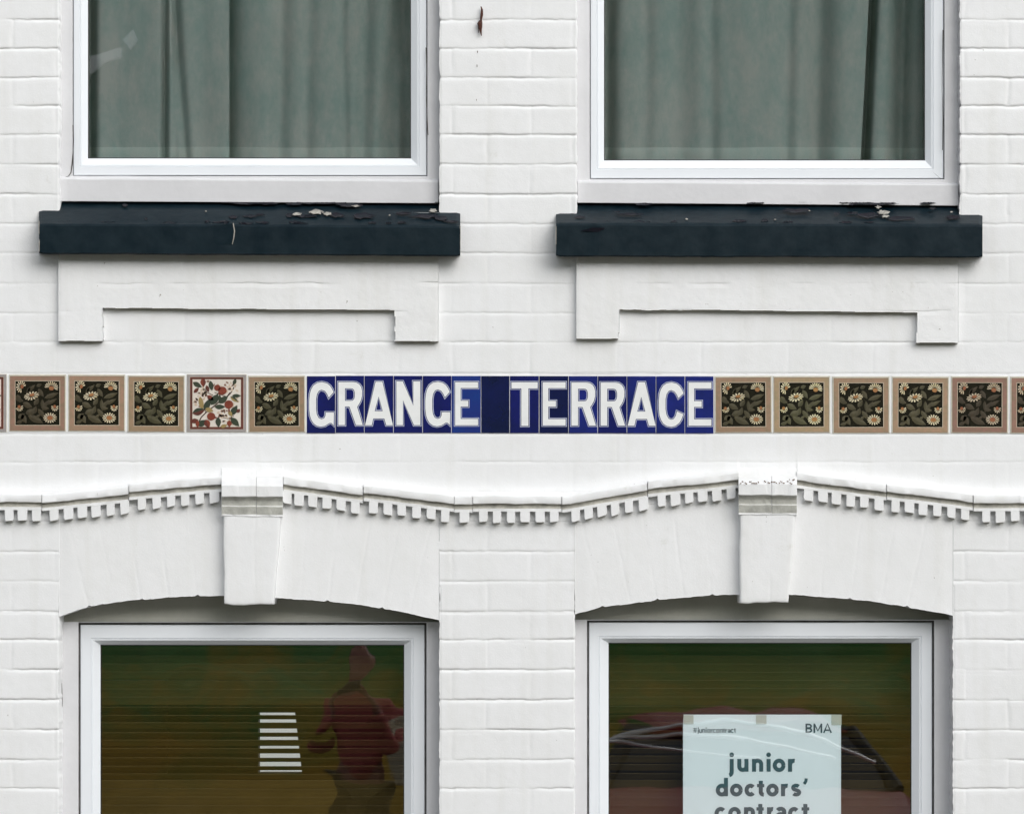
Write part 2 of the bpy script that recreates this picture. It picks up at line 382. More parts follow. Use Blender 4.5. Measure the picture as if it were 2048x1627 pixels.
# ---- brick aprons under the upper sills
def apron(x0, x1, ytop, yl, yr, legl, legr, lyl, lyr, seed):
    def keep_fn(cx, cy):
        lin = yl + (yr - yl) * (cx - x0) / (x1 - x0) + 1.8 * fbm(cx, cx * 0, 70, seed) + .5 * vnoise(cx, cx * 0, 24, seed + 5)
        e = .9 * vnoise(cy, cy * 0, 14, seed + 2)
        return (cy < lin) | ((cx < legl + e) & (cy < lyl + .7 * vnoise(cx, cx * 0, 30, seed + 3))) | ((cx > legr + e) & (cy < lyr + .7 * vnoise(cx, cx * 0, 30, seed + 4)))
    def hf(px, py):
        h = .020 + .0009 * fbm(px, py, 120, seed) + .0007 * fbm(px, py, 34, seed + 7) + .0003 * fbm(px, py, 10, seed + 9)
        for y0 in (566, 621):
            t = py - y0 - 2.5 * fbm(px, py * 0, 50, seed + int(y0))
            fd = np.clip(.1 + 1.2 * fbm(px, py * 0, 80, seed + 30 + int(y0)), 0, 1)
            h = h - .0032 * fd * np.where(t < 0, np.exp(t / 1.3), np.clip(1 - t / 9, 0, 1))
        ed = np.minimum(np.abs(px - x0), np.abs(px - x1)); h = h - .002 * np.exp(-ed / 2.5)
        return h
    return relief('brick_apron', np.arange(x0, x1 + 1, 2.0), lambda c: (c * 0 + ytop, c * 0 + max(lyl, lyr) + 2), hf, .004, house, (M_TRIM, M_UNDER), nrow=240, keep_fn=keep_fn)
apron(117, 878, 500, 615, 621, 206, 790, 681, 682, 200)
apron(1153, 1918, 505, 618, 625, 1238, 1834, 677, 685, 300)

# ---- segmental arches over the lower windows
def curve(pts):
    p = np.array(pts, float)
    return lambda x: np.interp(x, p[:, 0], p[:, 1])
def arch(bot, top, x0, x1, lean, seed, vouss):
    def rows(c):
        chips = 1.0 * fbm(c, c * 0, 24, seed) + .5 * vnoise(c, c * 0, 6, seed + 1)
        for xc in vouss[::2]: chips = chips - 3.0 * np.exp(-((c - xc) / 3.5) ** 2)
        return top(c), bot(c) + chips
    def hf(px, py):
        h = .0015 * sstep(0, 30, np.minimum(px - x0, x1 - px)) + .0003 + .0006 * fbm(px, py, 130, seed) + .0006 * fbm(px, py, 40, seed + 3)
        mid = (x0 + x1) / 2
        for k, xv in enumerate(vouss):
            xx = xv + (py - 1215) * (xv - mid) / -1350.0 * 1.0
            st = np.clip(.45 + .9 * fbm(py, py * 0 + k, 60, seed + 50 + k), .05, 1)
            h = h - .0006 * st * np.exp(-((px - xx - 1.2 * vnoise(py, py * 0, 25, seed + k)) / 2.6) ** 2)
        
        return h
    return relief('window_arch', np.arange(x0, x1 + .1, 2.2), rows, hf, .004, house, (M_TRIM, M_TRIM), nrow=120, soffit=.13)
LA = curve([(100, 1239), (117, 1233), (155, 1219), (200, 1208), (262, 1200), (345, 1193.5), (445, 1190), (547, 1194), (620, 1199), (702, 1206.5), (790, 1220), (879, 1239), (895, 1243)])
RA = curve([(1130, 1234), (1151, 1227.5), (1200, 1214), (1267, 1205.5), (1330, 1198), (1399, 1191), (1478, 1187.5), (1581, 1188), (1660, 1194), (1748, 1202), (1859, 1221), (1906, 1230), (1925, 1234)])
arch(LA, curve([(80, 1035), (445, 985), (565, 985), (900, 1035)]), 118, 880, 0, 400, [178, 232, 284, 340, 395, 600, 655, 712, 765, 822])
arch(RA, curve([(1120, 1035), (1478, 980), (1595, 980), (1950, 1035)]), 1150, 1907, 0, 500, [1205, 1262, 1315, 1370, 1425, 1640, 1700, 1760, 1815, 1865])

# ---- keystones
def keystone(xl, xr, bl, br, ytop, ycap, ybot, seed):
    def hf(px, py):
        h = .034 + .0006 * fbm(px, py, 60, seed) + .0004 * fbm(px, py, 18, seed + 1)
        h = h - .0011 * np.exp(-((px - (xl + xr) / 2 - 5 - 2 * vnoise(py, py * 0, 30, seed)) / 2.4) ** 2) * np.clip(.5 + fbm(py, py * 0, 50, seed + 3), .1, 1)
        return h
    # tapered block
    n_c, n_r = 52, 70
    t = np.linspace(0, 1, n_r)[:, None]; u = np.linspace(0, 1, n_c)[None, :]
    yy = ycap - 6 + (ybot - ycap + 6) * t + 0 * u
    L_ = xl + 3 + (bl - xl - 3) * t; R_ = xr - 3 + (br - xr + 3) * t
    xx = L_ * (1 - u) + R_ * u + 1.0 * vnoise(yy, yy * 0, 26, seed + 4) * (2 * u - 1)
    yy = yy + (t ** 30) * 2.5 * vnoise(xx, xx * 0, 18, seed + 5)
    h = hf(xx, yy); h = h - .0025 * (np.exp(-u * 40) + np.exp(-(1 - u) * 40)) - .002 * np.exp(-(1 - t) * 50)
    f = (D - h) / D
    V = np.stack([WX(xx) * f, -h, ZC + (WZ(yy) - ZC) * f], -1)
    bd = [(r, 0) for r in range(n_r)] + [(n_r - 1, c) for c in range(1, n_c)] + [(r, n_c - 1) for r in range(n_r - 2, -1, -1)]
    idx = np.arange(n_r * n_c).reshape(n_r, n_c)
    Q = np.stack([idx[:-1, :-1], idx[1:, :-1], idx[1:, 1:], idx[:-1, 1:]], -1).reshape(-1, 4)
    bi = np.array([idx[r, c] for r, c in bd]); Vf = V.reshape(-1, 3); bv = Vf[bi].copy(); bv[:, 1] = .12
    k = np.arange(len(bi)); i0 = len(Vf)
    Q2 = np.stack([bi[:-1], i0 + k[:-1], i0 + k[1:], bi[1:]], -1)
    me = np_mesh('keystone', np.concatenate([Vf, bv]), np.concatenate([Q, Q2]), [M_TRIM], smooth=False)
    sm = np.zeros(len(Q) + len(Q2), bool); sm[:len(Q)] = True; me.polygons.foreach_set('use_smooth', sm)
    ks = link('keystone', me, house)
    # moulded cap: two blocks with a joint between
    prof = [(ytop - 14, .003), (ytop - 2, -.012), (ytop + 12, -.030), (ytop + 24, -.058), (ytop + 27, -.062), (ytop + 48, -.062), (ytop + 49, -.059), (ytop + 51, -.050), (ytop + 57, -.043), (ytop + 67, -.038), (ytop + 67.8, -.044), (ytop + 69, -.044), (ytop + 84, -.036), (ytop + 88, -.036), (ytop + 88, .03)]
    m_ = (xl + xr) / 2 + 8
    for a, c, dy in ((xl, m_ - .3, 0), (m_ + .3, xr, .6)):
        b = MB(); rings = []
        for q in np.linspace(a, c, 9):
            rings.append([P(q, y + dy + .7 * float(vnoise(q, y, 15, seed)), d_ + (.0012 * float(vnoise(q, y * 3, 12, seed + 9)) if d_ < 0 else 0)) for y, d_ in prof])
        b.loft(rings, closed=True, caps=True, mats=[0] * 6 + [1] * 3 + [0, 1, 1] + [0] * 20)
        b.build('keystone_cap', [M_TRIM, M_CAPSHADE], ks, bevel=.001)
    return ks
kl = keystone(443, 566, 449, 547, 944, 1032, 1209, 600)
kr = keystone(1477, 1594, 1480, 1577, 941, 1029, 1205, 700)
rr = random.Random(5); M_CLAY = mat('bare_clay', (.20, .13, .08), .95, var=.5, var_scale=200)
for (fa, fb) in ((1481, 1519), (1529, 1591)):           # flaking paint along the right cap's top arris: a ragged strip per cap stone
    b = MB(); x = fa
    while x < fb:
        a = rr.uniform(1.0, 3.4); y = rr.uniform(962, 967) if rr.random() < .8 else rr.uniform(956, 962)
        dd = -.0345 - (y - 953) / 12 * .026 - .003
        b.poly([P(x + a * math.cos(t) * rr.uniform(.5, 1.1), y + rr.uniform(.7, 1.7) * math.sin(t), dd) for t in [k * math.pi / 4 for k in range(8)]], 0)
        x += a * rr.choice((1.1, 1.3, 2.4))
    b.build('flaked_paint', M_CLAY, kr)

# ---- dentil cornice blocks
def cornice(xa, ya, xb, yb, dentils, seed):
    yl = lambda x: ya + (yb - ya) * (x - xa) / (xb - xa)
    prof = [(-2.2, .004), (-2.2, -.0215), (-.8, -.0262), (.6, -.0300), (2, -.0310), (14, -.0310), (15.2, -.0300), (16, -.0200), (20, -.0185), (25, -.0190), (25.7, -.0225), (31, -.0225), (32, .01), (0, .01)]
    b = MB(); rings = []
    for q in np.linspace(xa, xb, max(6, int((xb - xa) / 8))):
        wv = 1.0 * float(vnoise(q, 0, 22, seed)) + .5 * float(vnoise(q, 3, 7, seed + 2))
        rings.append([P(q, yl(q) + dy + wv * (1 if 0 <= dy < 20 else .4) + (3.0 * float(vnoise(q, 9, 60, 77)) if dy < -5 else 0), d_ + (.001 * float(vnoise(q, dy * 5, 14, seed + 3)) if -.05 < d_ < 0 else 0)) for dy, d_ in prof])
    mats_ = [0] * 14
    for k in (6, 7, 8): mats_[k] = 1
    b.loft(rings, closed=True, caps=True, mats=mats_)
    o = b.build('cornice_block', [M_TRIM, M_DULL], house)
    o.data.polygons.foreach_set('use_smooth', [True] * len(o.data.polygons)); o.data.set_sharp_from_angle(angle=R(38))
    slope = (yb - ya) / (xb - xa); rr = random.Random(seed)
    for xc in dentils:
        if xc - 9.5 < xa - 4 or xc > xb + 9: continue
        y = yl(xc); wd = 9.5 + rr.uniform(-1.1, .8); d = MB(); bt = 53.5 + rr.uniform(-1.6, 1.4); tp = rr.uniform(-1.1, 1.1); xc += rr.uniform(-.7, .7)
        lean = slope * 11 + rr.uniform(-.8, .8)
        out = [(-wd, 28), (wd, 28), (wd - .4, bt - 3), (wd - 2.2 + tp, bt - .4), (-wd + 2.2 + tp, bt + .3), (-wd + .4, bt - 3)]
        rings = []
        for dep, sh in ((.006, 0), (-.0205, 0), (-.0225, 1.0)):
            rings.append([P(xc + q * (1 - sh * .09) - lean * (r_ - 28) / 26 * .5, y + r_ - sh * (1.0 if r_ > 40 else -1.0) + q * slope * 1.25 + (tp * .5 * q / wd if r_ > 40 else 0), dep) for q, r_ in out])
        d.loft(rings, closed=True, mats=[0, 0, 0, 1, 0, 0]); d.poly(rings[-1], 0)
        d.build('dentil', [M_TRIM, M_DULL], o)
cornice(-70, 988, 83, 988.3, [-38, -10, 18, 44, 72], 801)
cornice(84.2, 990, 257, 973, [108, 136, 164, 192, 221, 249], 802)
cornice(258.4, 968.5, 443, 951.5, [284, 313.5, 341.5, 369.5, 398.5, 429], 803)
cornice(567, 953, 725.5, 974.5, [574, 598, 626, 654, 683, 711.5], 804)
cornice(727.2, 970, 908, 991.5, [747.5, 775.5, 803.5, 832.5, 862, 891], 805)
cornice(909, 993, 945, 993.5, [929], 806)
cornice(946.2, 991.5, 1123, 991.5, [966, 994, 1022, 1050.5, 1080, 1108.5], 807)
cornice(1124.4, 993.5, 1294.4, 965.5, [1151, 1177, 1203, 1230, 1258, 1286.5], 808)
cornice(1296, 962.5, 1477, 944, [1322.5, 1350, 1377.5, 1405, 1433.5, 1462], 809)
cornice(1594, 944.5, 1772.5, 969, [1618, 1645.5, 1672.5, 1701, 1729, 1758], 810)
cornice(1774, 967.5, 1945.5, 989, [1791.5, 1819.5, 1847, 1875, 1902.5, 1930], 811)
cornice(1947.2, 991, 2040, 990, [1972.5, 2001, 2029.5], 812)
cornice(2040.4, 990, 2130, 990, [2060, 2088, 2116], 813)

# ---- windows
def rect_loft(b, rings, mat=0):
    R_ = []
    for (l, t, r, bt, d) in rings:
        R_.append([P(l, t, d), P(r, t, d), P(r, bt, d), P(l, bt, d)])
    b.loft(R_, closed=True, mat=mat)
def window(o_, fr, bead, gl, dt, du, dg, low):
    """o_: outer timber (l,t,r,b); fr: plastic frame outer; bead: start of the glazing bead; gl: glass edge"""
    b = MB()
    g0 = 4.0 if low else 1.5; i_ = (fr[0] - g0, fr[1] - g0, fr[2] + g0, fr[3] + g0)
    rect_loft(b, [(*o_, dt + .09), (*o_, dt), (i_[0] - 1.2, i_[1] - 1.2, i_[2] + 1.2, i_[3] + 1.2, dt), (*i_, dt + .0025), (*i_, du + .05)])
    wname = b.build('window', M_TIMBER, house)
    # dirty gap / sealant line between timber and plastic
    g_ = MB(); rect_loft(g_, [(i_[0] - 2, i_[1] - 2, i_[2] + 2, i_[3] + 2, du + .012), (fr[0] + 3, fr[1] + 3, fr[2] - 3, fr[3] - 3, du + .012)]); g_.build('sealant', M_GROOVE, wname)
    s = MB(); f = fr
    def ins(r, k): return (r[0] + k, r[1] + k, r[2] - k, r[3] - k)
    rect_loft(s, [(*f, du + .05), (*f, du + .002), (*ins(f, 1.2), du), (*ins(bead, -1), du), (*ins(bead, -.4), du + .0025), (*ins(bead, .4), du + .0025), (*ins(bead, 1), du + .001), (*ins(bead, 4), du + .002),
                  (*gl, dg - .004), (*gl, dg + .03)])
    s.build('sash_frame', M_UPVC, wname)
    k_ = MB(); rect_loft(k_, [(*ins(gl, -2), dg - .003), (*ins(gl, 1.6), dg - .003), (*ins(gl, 1.6), dg + .002)]); k_.build('gasket', M_GASKET, wname)
    p = MB(); a = P(gl[0] - 4, gl[3] + 4, dg); c = P(gl[2] + 4, gl[1] - 4, dg)
    p.box((a.x, dg, a.z), (c.x, dg + .006, c.z)); p.build('pane', M_WAVY if gl[0] == 201 else M_GLASS, wname)
    return wname
TU = -640
W1 = window((114, TU - 60, 884, 398), (147, TU, 853, 351), (160, TU + 14, 838, 333), (176, TU + 30, 822, 317), .042, .050, .070, False)
W2 = window((1150, TU - 60, 1924, 404), (1181, TU, 1887, 357), (1194, TU + 14, 1866, 338), (1208, TU + 30, 1850, 321), .042, .050, .070, False)
W3 = window((112, 1243, 886, 2110), (161, 1248.5, 849, 2060), (183, 1276, 826, 2040), (201, 1288.5, 808.5, 2022), .066, .080, .104, True)
W4 = window((1144, 1238.5, 1912, 2110), (1178, 1244, 1864, 2060), (1198, 1272, 1842, 2040), (1217, 1284.5, 1823, 2022), .066, .080, .104, True)
M_GREYGREEN = mat('grey_green_board', (.47, .47, .42), .8, color2=(.38, .38, .33), var_scale=6, bump=.0006, bump_scale=80)  # even grey-green, darker than the rest of the joinery
for (x0, x1, t_, bt, wn) in ((110, 888, 1150, 1247, W3), (1142, 1914, 1150, 1242, W4)):
    b = MB(); a = P(x0, bt, .095); c = P(x1, t_, .095); b.box((a.x, .095, a.z), (c.x, .13, c.z)); b.build('head_board', M_GREYGREEN, wn)
def subboard(x0, x1, y0, y1, y0r, y1r, parent, seed):
    b = MB(); rings = []
    for q in np.linspace(x0, x1, 40):
        k = (q - x0) / (x1 - x0); a = y0 + (y0r - y0) * k + .5 * float(vnoise(q, 0, 60, seed)); c = y1 + (y1r - y1) * k
        rings.append([P(q, a - 3, .06), P(q, a, .044), P(q, a + 3, .032), P(q, a + 6, .030), P(q, c + 1.5, .030), P(q, c + 1.5, .07)])
    b.loft(rings, closed=True, caps=True); b.build('bottom_board', M_TIMBER, parent, bevel=.001)
subboard(119, 877, 353, 401, 358, 405, W1, 1)
subboard(1155, 1917, 360, 404, 365, 410, W2, 2)
# cracked filler beside the jambs
M_CRACK = mat('crack_dirt', (.07, .065, .06), 1)
def crack(pts, w_, dep, parent, name='crack'):
    b = MB(); L_ = []; R_ = []
    for i, (x, y) in enumerate(pts):
        ww = w_ * (0.35 + .65 * abs(math.sin(i * 2.1 + len(pts))))
        L_.append(P(x - ww, y, dep)); R_.append(P(x + ww, y + .6, dep))
    for i in range(len(pts) - 1): b.poly([L_[i], R_[i], R_[i+1], L_[i+1]])
    b.build(name, M_CRACK, parent)
crack([(146, 250), (147, 280), (146, 305), (144, 330), (142, 345), (137, 352), (128, 355), (121, 358)], 1.1, .0405, W1)
crack([(852, 95), (853.5, 140), (852, 190), (854, 235), (856, 270)], .9, .0405, W1)
crack([(1886, 60), (1885, 110), (1884, 180), (1886, 240), (1885, 300)], .9, .0405, W2)
crack([(1865, 343), (1874, 351), (1883, 358)], .8, .0405, W2)
crack([(123.5, 1365), (124.5, 1400), (124, 1412)], .8, .0645, W3)

# ---- painted stone sills
def sill(x0, x1, yt, yw, yf, yb, tilt, seed, depth=-.066):
    b = MB(); rings = []
    n_ = 110
    for i in range(n_ + 1):
        q = x0 + (x1 - x0) * i / n_; k = tilt * (q - x0) / (x1 - x0)
        e = 0.0
        if i == 0 or i == n_: e = 2.0
        w1 = .9 * float(fbm(q, 0, 60, seed)) + .5 * float(vnoise(q, 5, 12, seed + 1)); w2 = .8 * float(fbm(q, 9, 50, seed + 3)) + .5 * float(vnoise(q, 5, 11, seed + 4))
        w3 = .0012 * float(vnoise(q, 2, 30, seed + 6))
        rings.append([P(q, yb + k + w2 - e, .03), P(q, yb + k + w2 - e, depth + .004), P(q, yb - 3 + k + w2 - e, depth + w3), P(q, yf + 5 + k + w1 + e, depth + w3), P(q, yf + 1 + k + w1 + e, depth + .003 + w3), P(q, yf - 1.5 + k + w1 * .7 + e, depth + .009),
                      P(q, yw + k + w1 * .5 + e, .0), P(q, yt + k, .055), P(q, yt + 30, .06)])
    b.loft(rings, closed=True, caps=True)
    return b.build('window_sill', M_SILL, house, smooth=False)
s1 = sill(78, 920.5, 402, 421, 446, 508, 4.5, 900)
s2 = sill(1112, 1965, 406.5, 427, 446, 513, 2.5, 950)
sill(78, 920, 2118, 2142, 2162, 2228, 0, 970); sill(1112, 1950, 2118, 2142, 2162, 2228, 0, 980)
def flakes(parent, spots, seed):
    """each blister of paint: an irregular scale with a curled lip, or a patch of bare stone where one fell off"""
    rr = random.Random(seed)
    for (x, y, wx, wy, kind) in spots:
        dd = -.0575 + (447 - y) / 26 * .055 - .0012
        n_ = 15; wob = [rr.uniform(.45, 1.15) for _ in range(n_)]; ph = rr.uniform(0, 6)
        def ring(k, lift, oy=0):
            out = []
            for q in range(n_):
                t = 2 * math.pi * q / n_; yy_ = wy * k * math.sin(t) * wob[q] + oy
                out.append(P(x + wx * k * math.cos(t) * wob[(q + 3) % n_], y + yy_, dd - lift + (-.055 / 26 * yy_)))
            return out
        b = MB()
        if kind == 'p':
            r = [ring(1, 0), ring(.8, .0035), ring(.45, .004)]
            b.loft(r, closed=True); b.poly(r[-1]); b.build('bare_stone_patch', M_PALE, parent)
        else:
            r = [ring(1, .0), ring(.97, .0016 + .001 * rr.random(), -.3), ring(.6, .0006)]
            b.loft(r, closed=True); b.poly(r[-1]); b.build('paint_flake', M_FLAKED, parent)
def ragged(x0, x1, n, seed):
    rr = random.Random(seed); out = []
    for i in range(n):
        x = rr.uniform(x0, x1); k = rr.random()
        if k < .45: out.append((x, rr.uniform(443, 447), rr.uniform(5, 16), rr.uniform(1.5, 3.2), 'd'))
        elif k < .8: out.append((x, rr.uniform(403, 409), rr.uniform(8, 26), rr.uniform(1.5, 3.5), 'd'))
        elif k < .9: out.append((x, rr.uniform(412, 440), rr.uniform(2, 4), rr.uniform(1, 2), 'p'))
        else: out.append((x, rr.uniform(412, 440), rr.uniform(4, 12), rr.uniform(1.5, 3), 'd'))
    return out
flakes(s1, ragged(430, 905, 26, 31) + ragged(100, 430, 7, 32), 41); flakes(s2, ragged(1420, 1920, 24, 33) + ragged(1130, 1420, 8, 34), 42)
flakes(s1, [(595, 428, 14, 5, 'p'), (632, 424, 16, 6.5, 'p'), (655, 427, 10, 4.5, 'p'), (866, 421, 10, 5, 'p'), (712, 412, 11, 2.5, 'p'), (578, 430, 9, 5, 'd'), (612, 432, 34, 3.5, 'd'), (672, 430, 18, 5, 'd'), (730, 432, 24, 7, 'd'), (700, 410, 28, 4, 'd'), (852, 432, 36, 5, 'd'), (806, 426, 18, 3, 'd'), (500, 432, 16, 4, 'd'), (466, 434, 10, 4, 'd'), (500, 405, 62, 4, 'd'), (635, 404, 45, 5, 'd'), (292, 437, 3.5, 4, 'd'), (250, 410, 6, 3, 'd'), (880, 436, 16, 4, 'd')], 4)
flakes(s2, [(1766, 424, 13, 5, 'p'), (1756, 414, 7, 4, 'p'), (1770, 432, 10, 4, 'p'), (1594, 421, 36, 5, 'd'), (1740, 430, 34, 6, 'd'), (1800, 436, 40, 6, 'd'), (1705, 426, 14, 3, 'd'), (1530, 441, 8, 3.5, 'd'), (1478, 442, 14, 3.5, 'd'), (1905, 434, 18, 5, 'd'), (1262, 428, 26, 2.5, 'd'), (1160, 434, 12, 3, 'd'), (1752, 408, 60, 3, 'd')], 5)
b = MB()                                               # lifted strip of paint on the left sill's face, its curled edge showing pale
b.loft([[P(428, 451, -.0672), P(450, 449, -.0675), P(466, 446, -.0690)], [P(426, 470, -.0672), P(450, 468, -.068), P(469, 462, -.072)], [P(428, 484, -.0672), P(450, 482, -.068), P(467, 476, -.0715)], [P(436, 490, -.067), P(452, 489, -.0675), P(464, 488, -.0690)]], closed=False)
b.build('paint_flake', M_SILL, s1, smooth=True)
b = MB(); b.loft([[P(465.5, 446, -.0692), P(467.3, 446, -.0692)], [P(468, 462, -.0722), P(470.2, 462, -.0722)], [P(466.5, 476, -.0718), P(468.4, 477, -.0718)], [P(464, 488, -.0692), P(465, 489, -.0692)]], closed=False); b.build('paint_edge', M_PALE, s1)
b = MB(); b.poly([P(1160, 462, -.0685), P(1185, 455, -.071), P(1210, 456, -.0705), P(1196, 464, -.068)]); b.build('paint_flake', M_FLAKED, s2)
for (x, y, h_) in ((77.5, 440, 30), (78, 478, 26), (919.8, 450, 50)):   # light on the sill's end faces, painted as pale strips
    b = MB(); b.loft([[P(x, y, -.0665), P(x + 1.6, y + 3, -.0668)], [P(x - .6, y + h_ * .4, -.0665), P(x + 1.2, y + h_ * .5, -.0668)], [P(x, y + h_, -.0665), P(x + 1.1, y + h_ - 2, -.0668)]], closed=False); b.build('lit_edge', M_PALE, s1)
for (x, y, h_) in ((1111.6, 450, 40),):  # lit left end of the right sill, painted pale likewise
    b = MB(); b.loft([[P(x, y, -.0665), P(x + 1.4, y + 3, -.0668)], [P(x - .6, y + h_ * .4, -.0665), P(x + 1.2, y + h_ * .5, -.0668)], [P(x, y + h_, -.0665), P(x + 1.1, y + h_ - 2, -.0668)]], closed=False); b.build('lit_edge', M_PALE, s2)

# ---- rooms behind the windows
def room(x0, x1, z0, z1, depth, hole=None):
    b = MB(); y0, y1 = .19, depth
    a = WX(x0); c = WX(x1)
    b.poly([(a, y0, z0), (a, y1, z0), (a, y1, z1), (a, y0, z1)]); b.poly([(c, y0, z0), (c, y0, z1), (c, y1, z1), (c, y1, z0)])
    b.poly([(a, y0, z0), (c, y0, z0), (c, y1, z0), (a, y1, z0)]); b.poly([(a, y0, z1), (a, y1, z1), (c, y1, z1), (c, y0, z1)])
    if hole is None: b.poly([(a, y1, z0), (c, y1, z0), (c, y1, z1), (a, y1, z1)])
    else:
        p, q, r, s = hole
        b.box((a, y1, z0), (p, y1 + .1, z1)); b.box((q, y1, z0), (c, y1 + .1, z1)); b.box((p, y1, z0), (q, y1 + .1, r)); b.box((p, y1, s), (q, y1 + .1, z1)); w_ = (q - p) * .16; b.loft([[(q, y1, r), (q, y1, s), (q - w_, y1, s)], [(q, y1 + .1, r), (q, y1 + .1, s), (q - w_, y1 + .1, s)]], caps=True)
    return b.build('room', M_ROOM, house, fix=False)
def P2(px, py, d):  v = P(px, py, d); return v.x, v.z
hx0, hz1 = P2(516, 1424, 3.6); hx1, hz0 = P2(604, 1545, 3.6)
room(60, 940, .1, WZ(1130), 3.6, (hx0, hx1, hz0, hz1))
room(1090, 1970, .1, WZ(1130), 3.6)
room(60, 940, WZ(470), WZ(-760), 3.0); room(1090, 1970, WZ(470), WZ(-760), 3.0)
b = MB()                                               # inner face of the front wall round the openings, so no light leaks behind it
for (x0, x1, t, bt) in ((112, 886, -700, 470), (1148, 1926, -700, 470), (112, 886, 1140, 2120), (1144, 1912, 1140, 2120)):
    for (p, q, r, s) in ((x0 - 80, x0, t - 80, bt + 700), (x1, x1 + 80, t - 80, bt + 700), (x0, x1, t - 80, t), (x0, x1, bt, bt + 700)):
        s = min(s, 2840) if t > 1000 else min(s, 560)
        if s > r: b.box((WX(p), .163, WZ(s)), (WX(q), .19, WZ(r)))
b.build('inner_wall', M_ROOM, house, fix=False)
b = MB(); b.box((-5, 6.2, -.1), (3, 6.4, 2.6)); yw = b.build('slit_backdrop', mat('backdrop_white', (.93, .94, .92), .9)); tag(yw, 'added white wall that brightens the slits of the left blind', 'wall')  # pale wall added behind the room to brighten the blind's slits

# ---- curtains
def cur_mat(name, c1, c2):
    m = bpy.data.materials.new(name); m.use_nodes = True
    n = m.node_tree.nodes; L = m.node_tree.links; n.clear()
    o = n.new('ShaderNodeOutputMaterial'); mx = n.new('ShaderNodeMixShader'); mx.inputs[0].default_value = .25
    df = n.new('ShaderNodeBsdfDiffuse'); tl = n.new('ShaderNodeBsdfTranslucent')
    tc = n.new('ShaderNodeTexCoord'); mp = n.new('ShaderNodeMapping'); mp.inputs['Scale'].default_value = (1, 1, .5)
    nz = n.new('ShaderNodeTexNoise'); nz.inputs['Scale'].default_value = 9; nz.inputs['Detail'].default_value = 12; nz.inputs['Roughness'].default_value = .85
    rp = n.new('ShaderNodeValToRGB'); rp.color_ramp.elements[0].position = .40; rp.color_ramp.elements[1].position = .60
    rp.color_ramp.elements[0].color = (*c1, 1); rp.color_ramp.elements[1].color = (*c2, 1)
    wv = n.new('ShaderNodeTexNoise'); wv.inputs['Scale'].default_value = 420; wv.inputs['Detail'].default_value = 1
    bp = n.new('ShaderNodeBump'); bp.inputs['Distance'].default_value = .0006
    L.new(tc.outputs['Object'], mp.inputs[0]); L.new(mp.outputs[0], nz.inputs['Vector']); L.new(nz.outputs['Fac'], rp.inputs[0])
    L.new(tc.outputs['Object'], wv.inputs['Vector']); L.new(wv.outputs['Fac'], bp.inputs['Height']); L.new(bp.outputs[0], df.inputs['Normal'])
    L.new(rp.outputs[0], df.inputs[0]); L.new(rp.outputs[0], tl.inputs[0]); L.new(df.outputs[0], mx.inputs[1]); L.new(tl.outputs[0], mx.inputs[2]); L.new(mx.outputs[0], o.inputs[0])
    return m
M_CUR = cur_mat('sage_curtain_cloth', (.235, .305, .29), (.345, .36, .34))
M_HEM = cur_mat('sage_curtain_hem', (.31, .39, .365), (.40, .415, .39))
def curtain(x0, x1, folds, slant0, slant1, label, base=.125):
    """folds: (x, width, depth) pushes inward; slant0/1: how far the left/right edge leans per unit of height"""
    o = empty('curtain', P((x0 + x1) / 2, 345, base), label, 'curtain', 'sage green curtains in the upper windows')
    for nm, ya, yb, off, mt in (('cloth', -690, 352, 0, M_CUR), ('hem', 290, 354, -.0022, M_HEM)):
        nc, nr = 170, (44 if nm == 'cloth' else 6)
        V = []
        for r in range(nr):
            y = ya + (yb - ya) * r / (nr - 1); k = (320 - y)
            for c in range(nc):
                u = c / (nc - 1); x = (x0 + slant0 * k) * (1 - u) + (x1 + slant1 * k) * u
                d = base + off
                for (fx, fw, fd, fs) in folds:
                    xx = fx + fs * k
                    if fw > 0: d += fd * math.exp(-((x - xx) / fw) ** 2)
                    else: d += fd * (math.exp((x - xx) / fw) if x > xx else math.exp(-((x - xx) / 2.5) ** 2))
                d += .0035 * float(vnoise(x, y * .12, 38, 17)) + .0008 * float(vnoise(x, y * .2, 15, 19))
                if nm == 'hem' and r == 0: d += .0035
                yy = y + (2.2 * float(vnoise(x, 0, 70, 23)) if (nm == 'hem' and r == 0) else 0)
                V.append(P(x, yy, d))
        idx = np.arange(nc * nr).reshape(nr, nc); Q = np.stack([idx[:-1, :-1], idx[1:, :-1], idx[1:, 1:], idx[:-1, 1:]], -1).reshape(-1, 4)
        link(nm, np_mesh(nm, np.array([tuple(v) for v in V]), Q, [mt]), o)
    return o
curtain(165, 458, [(180, 10, .06, 0), (329, 6.5, .034, .004), (352, 8, .008, 0), (372, 9, .020, -.07), (255, 40, .008, 0), (400, 24, .009, .02)], 0, 0, 'sage curtain with deep vertical creases in the left half of the upper left window', base=.118)
curtain(452, 850, [(459, -15, .055, 0), (520, 40, -.008, 0), (560, 18, .020, .01), (612, 14, .010, .02), (660, 40, -.006, 0), (690, 12, .012, -.02), (725, 18, .022, .02), (775, 18, .024, .07), (812, 14, .026, 0)], 0, 0, 'broad sage curtain filling the right part of the upper left window', base=.135)
curtain(1180, 1721, [(1212, 18, .045, 0), (1290, 16, .012, .01), (1360, 30, .020, 0), (1425, 14, .010, -.01), (1500, 40, -.006, 0), (1572, 18, .018, .02), (1632, 24, .040, .02), (1690, 26, -.010, .03)], 0, .052, 'broad sage curtain left of the dark slit in the upper right window', base=.125)
